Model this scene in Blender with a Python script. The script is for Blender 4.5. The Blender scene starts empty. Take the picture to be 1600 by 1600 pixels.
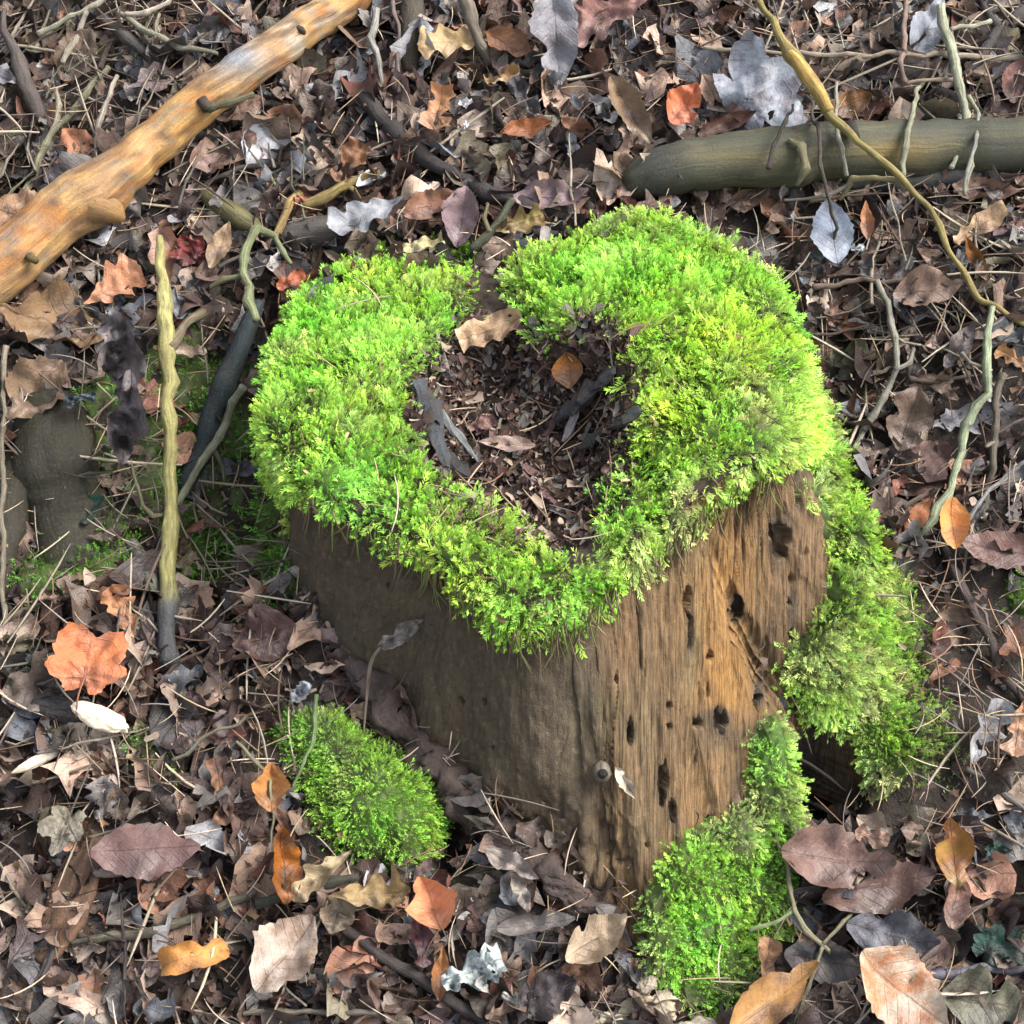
import bpy, math, random
import numpy as np
from mathutils import Vector, Matrix
from mathutils.bvhtree import BVHTree

SC = bpy.context.scene
COL = SC.collection
rad = math.radians
R = np.random.default_rng(7)
PY = random.Random(11)

# ------------------------------------------------------------------ camera
PITCH, DIST, TANH = rad(42.0), 1.60, 0.306
TARGET = np.array([0.0, -0.06, 0.33])
FWD = np.array([0.0, math.cos(PITCH), -math.sin(PITCH)])
UPV = np.array([0.0, math.sin(PITCH), math.cos(PITCH)])
RGT = np.array([1.0, 0.0, 0.0])
CAM = TARGET - DIST * FWD
cam_data = bpy.data.cameras.new('camera')
cam = bpy.data.objects.new('camera', cam_data)
COL.objects.link(cam)
cam.location = CAM
cam.rotation_euler = (math.pi / 2 - PITCH, 0, 0)
cam_data.sensor_width = 36
cam_data.lens = 18 / TANH
cam_data.clip_start = 0.05
cam_data.clip_end = 200
SC.camera = cam

# ------------------------------------------------------------------ sky, sun, exposure
SUN_EL, SUN_AZ = rad(50), rad(92)          # azimuth clockwise from +y
world = bpy.data.worlds.new('World')
SC.world = world
world.use_nodes = True
wn, wl = world.node_tree.nodes, world.node_tree.links
bg = wn['Background']
sky = wn.new('ShaderNodeTexSky')
sky.sky_type = 'NISHITA'
sky.sun_disc = False
sky.sun_elevation = SUN_EL
sky.sun_rotation = SUN_AZ
sky.air_density = 1.0
sky.dust_density = 3.0
hs = wn.new('ShaderNodeHueSaturation')
hs.inputs['Saturation'].default_value = 0.42      # overcast: a grey sky
wl.new(sky.outputs[0], hs.inputs['Color'])
wl.new(hs.outputs[0], bg.inputs['Color'])
bg.inputs['Strength'].default_value = 0.105
sd = bpy.data.lights.new('sun', 'SUN')
sd.energy = 1.5
sd.angle = rad(32)
sd.color = (1.0, 0.965, 0.91)
sun = bpy.data.objects.new('sun', sd)
COL.objects.link(sun)
sdir = Vector((math.sin(SUN_AZ) * math.cos(SUN_EL), math.cos(SUN_AZ) * math.cos(SUN_EL), math.sin(SUN_EL)))
sun.rotation_euler = sdir.to_track_quat('Z', 'Y').to_euler()
SC.view_settings.view_transform = 'Standard'
SC.view_settings.look = 'None'
SC.view_settings.exposure = 2.38
SC.view_settings.gamma = 1.0
SC.view_settings.use_curve_mapping = False

# ------------------------------------------------------------------ numeric helpers
def hash3(ix, iy, iz, seed):
    n = (ix.astype(np.int64) * 374761393 + iy.astype(np.int64) * 668265263 + iz.astype(np.int64) * 2147483647 + seed * 974711) & 0xFFFFFFFF
    n = ((n ^ (n >> 13)) * 1274126177) & 0xFFFFFFFF
    n = ((n ^ (n >> 16)) * 2246822519) & 0xFFFFFFFF
    n = n ^ (n >> 15)
    return (n & 0xFFFFFF) / float(0xFFFFFF)

def vnoise(x, y, z=0.0, seed=0):
    x, y, z = np.broadcast_arrays(np.asarray(x, float), np.asarray(y, float), np.asarray(z, float))
    ix, iy, iz = np.floor(x), np.floor(y), np.floor(z)
    fx, fy, fz = x - ix, y - iy, z - iz
    fx, fy, fz = [f * f * f * (f * (f * 6 - 15) + 10) for f in (fx, fy, fz)]
    def g(a, b, c): return hash3(ix + a, iy + b, iz + c, seed)
    c00 = g(0, 0, 0) * (1 - fx) + g(1, 0, 0) * fx
    c10 = g(0, 1, 0) * (1 - fx) + g(1, 1, 0) * fx
    c01 = g(0, 0, 1) * (1 - fx) + g(1, 0, 1) * fx
    c11 = g(0, 1, 1) * (1 - fx) + g(1, 1, 1) * fx
    return (c00 * (1 - fy) + c10 * fy) * (1 - fz) + (c01 * (1 - fy) + c11 * fy) * fz

def fbm(x, y, z=0.0, oct=4, seed=0, gain=0.5):
    s, a, t = 0.0, 1.0, 0.0
    for o in range(oct):
        f = 2.03 ** o
        s = s + a * (vnoise(np.asarray(x) * f, np.asarray(y) * f, np.asarray(z) * f, seed + o * 17) - 0.5)
        t += a
        a *= gain
    return s / t * 2.0          # about -1..1

def sstep(a, b, x):
    t = np.clip((np.asarray(x, float) - a) / (b - a), 0, 1)
    return t * t * (3 - 2 * t)

def unit(v):
    v = np.asarray(v, float)
    return v / np.maximum(np.linalg.norm(v, axis=-1, keepdims=True), 1e-9)

def ray(px, py):
    u, v = (px - 800) / 800 * TANH, (800 - py) / 800 * TANH
    return unit(FWD + u * RGT + v * UPV)

def proj(P):
    """photo pixel of world points"""
    d = np.asarray(P, float) - CAM
    z = d @ FWD
    return 800 + (d @ RGT) / z / TANH * 800, 800 - (d @ UPV) / z / TANH * 800

def at_z(px, py, z):
    r = ray(px, py)
    return CAM + r * ((z - CAM[2]) / r[2])

def seg_dist(px, py, ax, ay, bx, by):
    dx, dy = bx - ax, by - ay
    t = np.clip(((px - ax) * dx + (py - ay) * dy) / max(dx * dx + dy * dy, 1e-9), 0, 1)
    return np.hypot(px - ax - t * dx, py - ay - t * dy)

def poly_sd(px, py, poly):
    """signed distance to a polygon, positive inside"""
    px, py = np.asarray(px, float), np.asarray(py, float)
    inside = np.zeros(px.shape, bool)
    d = np.full(px.shape, 1e9)
    n = len(poly)
    for i in range(n):
        ax, ay = poly[i]
        bx, by = poly[(i + 1) % n]
        d = np.minimum(d, seg_dist(px, py, ax, ay, bx, by))
        cond = (ay > py) != (by > py)
        xi = (bx - ax) * (py - ay) / ((by - ay) if by != ay else 1e-9) + ax
        inside ^= cond & (px < xi)
    return np.where(inside, d, -d)

# ------------------------------------------------------------------ ground height
def ghit0(px, py):                     # plain slope, used only to place the ground's own features
    r = ray(px, py)
    t = (0.5 * (CAM[1] + 0.25) - CAM[2]) / (r[2] - 0.5 * r[1])
    return CAM + r * t

G_REC1, G_REC2, G_BANK, G_HOLE, G_PIT = ghit0(350, 800), ghit0(90, 800), ghit0(1560, 700), ghit0(1285, 1185), ghit0(705, 1285)

def height(x, y):
    x, y = np.asarray(x, float), np.asarray(y, float)
    z = 0.5 * (y + 0.25)
    z = z - 0.10 * np.minimum(0, y + 0.35)                        # a little flatter in front
    z = z + 0.028 * fbm(x * 3.1, y * 3.1, 0, 3, 3) + 0.012 * fbm(x * 13, y * 13, 0, 3, 9)
    z = z + 0.0045 * fbm(x * 52, y * 52, 0, 3, 19)
    def bump(c, sx, sy, a):
        return a * np.exp(-((x - c[0]) / sx) ** 2 - ((y - c[1]) / sy) ** 2)
    z = z + bump(G_REC1, 0.065, 0.10, -0.12) + bump(G_REC2, 0.09, 0.07, -0.05)
    z = z + bump(G_BANK, 0.10, 0.05, -0.05) + bump(G_HOLE, 0.046, 0.036, -0.15) + bump(G_PIT, 0.024, 0.034, -0.085)
    far = sstep(3.0, 9.0, np.hypot(x, y))
    return z * (1 - far) + far * (0.28 * np.clip(y, -9, 9) + 0.12)

def ghit(px, py):
    r = ray(px, py)
    t, dt = 1.0, 0.25
    f = lambda t: (CAM + r * t)[2] - float(height((CAM + r * t)[0], (CAM + r * t)[1]))
    while f(t) > 0 and t < 12:
        t += dt
    a, b = t - dt, t
    for _ in range(22):
        m = (a + b) / 2
        if f(m) > 0: a = m
        else: b = m
    return CAM + r * b

def gnormal(p, e=0.02):
    x, y = p[0], p[1]
    return unit(np.array([-(height(x + e, y) - height(x - e, y)) / (2 * e), -(height(x, y + e) - height(x, y - e)) / (2 * e), 1.0]))

# ------------------------------------------------------------------ mesh objects
def mk(name, V, F, mat=None, parent=None, col=None, uv=None, smooth=True, quads=None, tris=None):
    """one mesh object from arrays; F: (n,3)/(n,4) array, or a list of such arrays"""
    me = bpy.data.meshes.new(name)
    V = np.ascontiguousarray(V, dtype=np.float32)
    Fs = F if isinstance(F, list) else [F]
    Fs = [np.asarray(f, dtype=np.int32) for f in Fs if len(f)]
    me.vertices.add(len(V))
    me.vertices.foreach_set('co', V.ravel())
    loops = np.concatenate([f.ravel() for f in Fs])
    tot = np.concatenate([np.full(len(f), f.shape[1], np.int32) for f in Fs])
    start = np.concatenate([[0], np.cumsum(tot)[:-1]]).astype(np.int32)
    me.loops.add(len(loops))
    me.loops.foreach_set('vertex_index', loops)
    me.polygons.add(len(tot))
    me.polygons.foreach_set('loop_start', start)
    me.polygons.foreach_set('loop_total', tot)
    me.polygons.foreach_set('use_smooth', np.full(len(tot), smooth))
    me.update(calc_edges=True)
    if col is not None:
        for k, c in (col.items() if isinstance(col, dict) else (('Col', col),)):
            a = me.attributes.new(k, 'FLOAT_COLOR', 'POINT')
            c = np.broadcast_to(np.asarray(c, float), (len(V), 3))
            c4 = np.ones((len(V), 4), np.float32)
            c4[:, :3] = c
            a.data.foreach_set('color', c4.ravel())
    if uv is not None:
        u = me.uv_layers.new(name='UVMap')
        u.data.foreach_set('uv', np.asarray(uv, np.float32)[loops].ravel())
    if mat: me.materials.append(mat)
    o = bpy.data.objects.new(name, me)
    COL.objects.link(o)
    if parent: o.parent = parent
    return o

def tag(o, label=None, cat=None, group=None, kind=None):
    if label: o['label'] = label
    if cat: o['category'] = cat
    if group: o['group'] = group
    if kind: o['kind'] = kind
    return o

def empty(name, loc=(0, 0, 0)):
    o = bpy.data.objects.new(name, None)
    o.empty_display_size = 0.02
    o.location = loc
    COL.objects.link(o)
    return o

def grid_faces(nu, nv, wrap_u=False):
    u = np.arange(nu if wrap_u else nu - 1)
    v = np.arange(nv - 1)
    U, W = np.meshgrid(u, v, indexing='ij')
    U2 = (U + 1) % nu
    return np.stack([U * nv + W, U2 * nv + W, U2 * nv + W + 1, U * nv + W + 1], -1).reshape(-1, 4)

# ------------------------------------------------------------------ materials
class NT:
    def __init__(s, name):
        s.m = bpy.data.materials.new(name)
        s.m.use_nodes = True
        s.n, s.l = s.m.node_tree.nodes, s.m.node_tree.links
        s.b = s.n['Principled BSDF']
        s.out = s.n['Material Output']
    def new(s, t, **kw):
        nd = s.n.new(t)
        for k, v in kw.items(): setattr(nd, k, v)
        return nd
    def link(s, a, b): s.l.new(a, b)
    def attr(s, name):
        return s.new('ShaderNodeAttribute', attribute_name=name).outputs['Color']
    def val(s, sock, v):
        if hasattr(v, 'is_linked') or hasattr(v, 'links'): s.link(v, sock)
        else: sock.default_value = v
    def math(s, op, a, b=0.0, clamp=False):
        nd = s.new('ShaderNodeMath', operation=op, use_clamp=clamp)
        s.val(nd.inputs[0], a); s.val(nd.inputs[1], b)
        return nd.outputs[0]
    def mix(s, f, a, b, mode='MIX'):
        nd = s.new('ShaderNodeMix', data_type='RGBA', blend_type=mode)
        s.val(nd.inputs[0], f)
        for k, v in ((6, a), (7, b)):
            if isinstance(v, tuple): nd.inputs[k].default_value = (*v, 1)
            else: s.link(v, nd.inputs[k])
        return nd.outputs[2]
    def noise(s, scale, detail=4, rough=0.6, vec=None, dist=0.0):
        nd = s.new('ShaderNodeTexNoise')
        nd.inputs['Scale'].default_value = scale
        nd.inputs['Detail'].default_value = detail
        nd.inputs['Roughness'].default_value = rough
        nd.inputs['Distortion'].default_value = dist
        if vec is not None: s.link(vec, nd.inputs['Vector'])
        return nd.outputs['Fac']
    def ramp(s, fac, stops):
        nd = s.new('ShaderNodeValToRGB')
        e = nd.color_ramp.elements
        while len(e) > 1: e.remove(e[-1])
        e[0].position = stops[0][0]; e[0].color = (*stops[0][1], 1)
        for p, c in stops[1:]:
            q = e.new(p); q.color = (*c, 1)
        s.link(fac, nd.inputs[0])
        return nd.outputs[0]
    def range(s, v, a, b, c, d):
        nd = s.new('ShaderNodeMapRange')
        s.link(v, nd.inputs[0])
        for i, x in enumerate((a, b, c, d)): nd.inputs[i + 1].default_value = x
        return nd.outputs[0]
    def coord(s, which='Object', scale=None):
        o = s.new('ShaderNodeTexCoord').outputs[which]
        if scale is None: return o
        mp = s.new('ShaderNodeMapping')
        mp.inputs['Scale'].default_value = scale
        s.link(o, mp.inputs['Vector'])
        return mp.outputs[0]
    def bump(s, h, strength=0.5, dist=0.002):
        nd = s.new('ShaderNodeBump')
        nd.inputs['Strength'].default_value = strength
        nd.inputs['Distance'].default_value = dist
        s.link(h, nd.inputs['Height'])
        s.link(nd.outputs[0], s.b.inputs['Normal'])
        return nd.outputs[0]

def gray(v): return (v, v, v)

def mat_ground():
    s = NT('forest_soil')
    v = s.coord('Object')
    n1, n2, n3 = s.noise(9, 6, 0.65, v), s.noise(70, 5, 0.7, v), s.noise(260, 3, 0.7, v)
    c = s.ramp(n1, [(0.3, (0.014, 0.011, 0.009)), (0.55, (0.03, 0.023, 0.019)), (0.75, (0.042, 0.033, 0.027))])
    c = s.mix(s.range(n2, 0.35, 0.7, 0, 1), c, s.mix(0.5, c, (0.06, 0.048, 0.04)))
    c = s.mix(s.range(n3, 0.62, 0.75, 0, 0.35), c, (0.13, 0.11, 0.09))
    s.link(c, s.b.inputs['Base Color'])
    s.link(s.range(n2, 0.3, 0.7, 0.55, 0.95), s.b.inputs['Roughness'])
    s.b.inputs['Specular IOR Level'].default_value = 0.12
    s.bump(s.math('ADD', n2, s.math('MULTIPLY', n3, 0.6)), 0.8, 0.006)
    return s.m

def mat_wood():
    """stump wood: colour painted per vertex (the wood's own stains), fibres from the uv (along, up)"""
    s = NT('weathered_wood')
    col = s.attr('Col')
    v = s.coord('UV', (1, 1, 1))
    mp = s.new('ShaderNodeMapping'); mp.inputs['Scale'].default_value = (260, 34, 1)
    s.link(v, mp.inputs['Vector'])
    f1 = s.noise(1, 5, 0.65, mp.outputs[0], 0.4)
    mp2 = s.new('ShaderNodeMapping'); mp2.inputs['Scale'].default_value = (95, 60, 1)
    s.link(v, mp2.inputs['Vector'])
    f2 = s.noise(1, 6, 0.7, mp2.outputs[0], 0.3)
    f3 = s.noise(900, 2, 0.6, s.coord('Object'))
    mp3 = s.new('ShaderNodeMapping'); mp3.inputs['Scale'].default_value = (520, 15, 1)
    s.link(v, mp3.inputs['Vector'])
    f5 = s.noise(1, 2, 0.5, mp3.outputs[0], 0.6)
    mp4 = s.new('ShaderNodeMapping'); mp4.inputs['Scale'].default_value = (150, 120, 1)
    s.link(v, mp4.inputs['Vector'])
    f6 = s.noise(1, 6, 0.75, mp4.outputs[0], 0.2)
    fib = s.attr('Fib')
    f1 = s.math('ADD', s.math('MULTIPLY', s.math('SUBTRACT', f1, 0.5), fib), 0.5)
    c = s.mix(s.range(f1, 0.3, 0.7, 0, 1), s.mix(0.62, col, (0.012, 0.009, 0.007)), s.mix(0.16, col, (0.45, 0.36, 0.26)))
    c = s.mix(s.range(f2, 0.45, 0.68, 0, 0.75), c, s.mix(0.5, c, (0.03, 0.022, 0.016)))
    c = s.mix(s.math('MULTIPLY', s.range(f5, 0.56, 0.66, 0, 0.8), fib), c, s.mix(0.8, c, (0.012, 0.008, 0.005)))
    c = s.mix(s.range(f6, 0.54, 0.66, 0, 0.6), c, s.mix(0.55, c, (0.025, 0.02, 0.013)))
    c = s.mix(s.range(f6, 0.36, 0.46, 0.35, 0), c, s.mix(0.35, c, (0.36, 0.28, 0.18)))
    c = s.mix(s.range(f3, 0.66, 0.74, 0, 0.35), c, (0.30, 0.25, 0.18))
    s.link(c, s.b.inputs['Base Color'])
    s.link(s.range(f2, 0.3, 0.7, 0.42, 0.75), s.b.inputs['Roughness'])
    s.b.inputs['Specular IOR Level'].default_value = 0.2
    s.bump(s.math('ADD', s.math('ADD', s.math('SUBTRACT', f1, s.math('MULTIPLY', f5, fib)), s.math('ADD', f2, f6)), s.math('MULTIPLY', f3, 0.7)), 0.95, 0.003)
    return s.m

def mat_moss():
    s = NT('moss_shoots')
    col = s.attr('Col')
    n = s.noise(300, 2, 0.5, s.coord('Object'))
    c = s.mix(s.range(n, 0.3, 0.7, 0, 0.35), col, s.mix(0.5, col, (0.04, 0.08, 0.01)))
    s.link(c, s.b.inputs['Base Color'])
    s.b.inputs['Roughness'].default_value = 0.55
    s.b.inputs['Specular IOR Level'].default_value = 0.15
    tr = s.new('ShaderNodeBsdfTranslucent')
    s.link(c, tr.inputs['Color'])
    mx = s.new('ShaderNodeMixShader')
    mx.inputs[0].default_value = 0.32
    s.link(s.b.outputs[0], mx.inputs[1]); s.link(tr.outputs[0], mx.inputs[2])
    s.link(mx.outputs[0], s.out.inputs['Surface'])
    return s.m

def mat_leaf():
    s = NT('dead_leaf')
    c1, c2 = s.attr('Col'), s.attr('Col2')
    uv = s.new('ShaderNodeSeparateXYZ')
    s.link(s.coord('UV'), uv.inputs[0])
    u, v = uv.outputs[0], uv.outputs[1]
    ob = s.coord('Object')
    n1, n2, n3 = s.noise(38, 4, 0.65, ob), s.noise(240, 4, 0.7, ob), s.noise(700, 2, 0.6, ob)
    nl = s.noise(14, 3, 0.6, ob)
    c = s.mix(s.range(n1, 0.40, 0.62, 0, 1), c1, c2)
    c = s.mix(s.range(nl, 0.5, 0.70, 0, 0.8), c, s.mix(0.5, c, (0.02, 0.014, 0.011)))
    nw = s.noise(26, 3, 0.6, s.coord('Object', (1, 1.6, 1.3)))
    c = s.mix(s.range(nw, 0.6, 0.74, 0, 0.6), c, s.mix(0.4, c, (0.22, 0.19, 0.165)))
    c = s.mix(1.0, c, (0.96, 0.94, 0.93), 'MULTIPLY')
    c = s.mix(s.range(n2, 0.35, 0.75, 0, 0.55), c, s.mix(0.45, c, (0.03, 0.018, 0.012)))
    c = s.mix(s.range(n3, 0.68, 0.76, 0, 0.6), c, (0.03, 0.02, 0.015))
    av = s.math('ABSOLUTE', v)
    mid = s.range(av, 0.02, 0.055, 1, 0)
    ph = s.math('FRACT', s.math('MULTIPLY', s.math('SUBTRACT', u, s.math('MULTIPLY', av, 0.22)), 8.0))
    sv = s.range(s.math('ABSOLUTE', s.math('SUBTRACT', ph, 0.5)), 0.0, 0.09, 1, 0)
    vein = s.math('MAXIMUM', mid, s.math('MULTIPLY', sv, 0.55))
    vein = s.math('MULTIPLY', vein, s.range(n1, 0.36, 0.6, 0.15, 1.0))
    c = s.mix(s.math('MULTIPLY', vein, 0.38), c, s.mix(0.5, c, (0.045, 0.026, 0.02)))
    s.link(c, s.b.inputs['Base Color'])
    s.link(s.range(n1, 0.35, 0.65, 0.2, 0.6), s.b.inputs['Roughness'])
    s.link(s.range(nl, 0.38, 0.6, 0.04, 0.5), s.b.inputs['Specular IOR Level'])
    hgt = s.math('ADD', s.math('MULTIPLY', vein, -0.7), s.math('ADD', s.math('MULTIPLY', n2, 0.9), s.math('MULTIPLY', n1, 0.8)))
    nb = s.bump(hgt, 0.75, 0.0022)
    tr = s.new('ShaderNodeBsdfTranslucent')
    s.link(c, tr.inputs['Color'])
    mx = s.new('ShaderNodeMixShader')
    mx.inputs[0].default_value = 0.08
    s.link(s.b.outputs[0], mx.inputs[1]); s.link(tr.outputs[0], mx.inputs[2])
    s.link(mx.outputs[0], s.out.inputs['Surface'])
    return s.m

def mat_twig(name='twig_bark', fib=(40, 8, 1), dark=0.5, rough=(0.5, 0.85), bump=0.7, bd=0.002):
    s = NT(name)
    col = s.attr('Col')
    v = s.coord('UV')
    mp = s.new('ShaderNodeMapping'); mp.inputs['Scale'].default_value = fib
    s.link(v, mp.inputs['Vector'])
    f1 = s.noise(1, 5, 0.65, mp.outputs[0], 0.5)
    f2 = s.noise(300, 5, 0.7, s.coord('Object'))
    f4 = s.noise(55, 3, 0.6, s.coord('Object'))
    c = s.mix(s.range(f1, 0.35, 0.68, 0, 1), s.mix(dark, col, (0.02, 0.014, 0.01)), col)
    c = s.mix(s.range(f4, 0.42, 0.7, 0, 0.6), c, s.mix(0.6, c, (0.03, 0.024, 0.018)))
    c = s.mix(s.range(f2, 0.5, 0.72, 0, 0.45), c, s.mix(0.14, c, (0.45, 0.42, 0.36)))
    s.link(c, s.b.inputs['Base Color'])
    s.link(s.range(f2, 0.3, 0.7, *rough), s.b.inputs['Roughness'])
    s.b.inputs['Specular IOR Level'].default_value = 0.2
    s.bump(s.math('ADD', f1, s.math('MULTIPLY', f2, 0.7)), bump, bd)
    return s.m

def mat_plain(name, rough=0.8):
    s = NT(name)
    col = s.attr('Col')
    n = s.noise(220, 4, 0.7, s.coord('Object'))
    c = s.mix(s.range(n, 0.35, 0.7, 0, 0.6), col, s.mix(0.5, col, (0.03, 0.022, 0.018)))
    s.link(c, s.b.inputs['Base Color'])
    s.b.inputs['Roughness'].default_value = rough
    s.b.inputs['Specular IOR Level'].default_value = 0.15
    s.bump(n, 0.6, 0.002)
    return s.m

M_GROUND, M_WOOD, M_MOSS, M_LEAF = mat_ground(), mat_wood(), mat_moss(), mat_leaf()
M_TWIG = mat_twig('twig_bark', (34, 11, 1), 0.68, (0.5, 0.85), 0.9, 0.0025)
M_PEELED = mat_twig('peeled_wood', (26, 46, 1), 0.42, (0.4, 0.65), 0.8, 0.003)
M_LOG = mat_twig('green_algae_log', (9, 34, 1), 0.6, (0.45, 0.75), 0.6, 0.003)
M_BARK = mat_twig('rotten_bark', (14, 9, 1), 0.6, (0.5, 0.85), 0.9, 0.004)
M_STRAW = mat_plain('dry_straw', 0.6)
M_CRUMB = mat_plain('crumbled_litter', 0.85)
M_PALE = mat_plain('pale_fungus', 0.7)

# ------------------------------------------------------------------ the ground sheet
def axis(lo, hi, step, far, k=1.22):
    a = list(np.arange(lo, hi + step / 2, step))
    s, x = step, hi
    right = []
    while x < far:
        s *= k; x += s; right.append(x)
    s, x = step, lo
    left = []
    while x > -far:
        s *= k; x -= s; left.append(x)
    return np.array(left[::-1] + a + right)
gx, gy = axis(-0.85, 0.85, 0.0055, 40), axis(-0.6, 1.15, 0.0055, 40)
GX, GY = np.meshgrid(gx, gy, indexing='ij')
GV = np.stack([GX, GY, height(GX, GY)], -1).reshape(-1, 3)
GF = grid_faces(len(gx), len(gy))
ground = tag(mk('ground', GV, GF, M_GROUND), 'dark bare forest soil sloping up behind the stump', None, None, 'structure')

# ------------------------------------------------------------------ the stump
CX, CY = 0.025, 0.09
RIM = [(426, 620, .325), (440, 690, .32), (484, 748, .31), (560, 800, .30), (650, 845, .292), (760, 905, .285), (850, 935, .28), (930, 880, .29),
       (1030, 810, .305), (1130, 750, .325), (1214, 690, .345), (1236, 600, .36), (1226, 500, .372), (1185, 425, .38), (1100, 372, .385),
       (1010, 338, .385), (930, 390, .365), (850, 410, .345), (770, 425, .325), (700, 400, .33), (620, 395, .325), (520, 425, .325), (450, 505, .325)]
BASE = [(505, 1060), (600, 1090), (700, 1250), (830, 1370), (960, 1432), (975, 1510), (1020, 1610), (1090, 1670), (1190, 1640), (1248, 1530), (1254, 1400), (1275, 1320), (1340, 1315), (1415, 1310), (1510, 1215)]
def polar(P): return math.atan2(P[1] - CY, P[0] - CX), math.hypot(P[0] - CX, P[1] - CY)
def periodic(tab, smooth=0):
    tab = sorted(tab)
    th = np.array([t[0] for t in tab]); va = np.array([t[1] for t in tab])
    def f(x):
        x = np.mod(np.asarray(x) + math.pi, 2 * math.pi) - math.pi
        out = 0
        for d in (-0.05, 0, 0.05):
            out = out + np.interp(x + d, np.concatenate([th - 2 * math.pi, th, th + 2 * math.pi]), np.tile(va, 3))
        return out / 3
    return f
rim_r, rim_h, base_r = [], [], []
for px, py, z in RIM:
    t, r = polar(at_z(px, py, z))
    rim_r.append((t, r)); rim_h.append((t, z))
for px, py in BASE:
    t, r = polar(ghit(px, py))
    base_r.append((t, r))
base_r += [(a, r) for a, r in ((0.0, 0.345), (0.5, 0.33), (1.2, 0.32), (1.9, 0.31), (2.6, 0.28), (-2.75, 0.26))]
f_rr, f_rh, f_br = periodic(rim_r), periodic(rim_h), periodic(base_r)
TH_R = polar(ghit(1478, 1200))[0]       # the buttress root on the right
TH_F = polar(ghit(1100, 1560))[0]       # the root reaching to the front
TH_H = polar(ghit(1290, 1262))[0]       # the hollow between them

def wall_point(th, t):
    """t 0 at the base (just under the soil) to 1 at the rim; returns xyz"""
    rr, hh, br = f_rr(th), f_rh(th), f_br(th)
    pw = 1.15 + 0.85 * np.exp(-((th - TH_R) / np.where(th > TH_R, 0.6, 0.17)) ** 2) + 0.12 * np.exp(-((th - TH_F) / 0.16) ** 2)
    g = np.clip(1 - t, 0, 1) ** pw
    r = rr + (br - rr) * g
    bx, by = CX + np.cos(th) * br, CY + np.sin(th) * br
    zb = height(bx, by) - 0.03
    P = np.stack([CX + np.cos(th) * r, CY + np.sin(th) * r, zb + (hh - zb) * t], -1)
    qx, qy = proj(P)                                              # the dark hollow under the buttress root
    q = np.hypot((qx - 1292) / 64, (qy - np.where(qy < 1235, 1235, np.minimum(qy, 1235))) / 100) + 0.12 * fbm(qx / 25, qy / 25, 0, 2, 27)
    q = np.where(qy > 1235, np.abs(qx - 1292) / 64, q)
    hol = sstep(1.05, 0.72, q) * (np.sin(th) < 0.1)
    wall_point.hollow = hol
    P[..., 0] -= np.cos(th) * 0.22 * hol
    P[..., 1] -= np.sin(th) * 0.22 * hol
    return P

HOLES = [(1245, 785, 7, 13), (1222, 850, 17, 42), (1238, 905, 5, 8), (1257, 862, 4, 7), (1153, 950, 9, 20), (1236, 940, 6, 9), (1112, 1025, 7, 9), (1237, 992, 6, 12),
         (1197, 1040, 5, 9), (1188, 1092, 8, 20), (1045, 1102, 6, 8), (1045, 1135, 5, 7), (1095, 1130, 8, 9), (1126, 1128, 14, 20), (1133, 782, 8, 9), (1038, 872, 5, 9),
         (985, 1145, 9, 20), (942, 1210, 8, 8), (1035, 1225, 10, 34), (1052, 1265, 6, 22), (1112, 1285, 7, 8), (1013, 1320, 5, 5), (722, 1095, 6, 11), (604, 918, 4, 8), (627, 1075, 4, 6),
         (756, 1098, 6, 8), (766, 1170, 3, 4), (1072, 940, 8, 26), (1078, 990, 5, 30), (1108, 1080, 4, 30), (960, 1060, 4, 5)]

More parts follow.
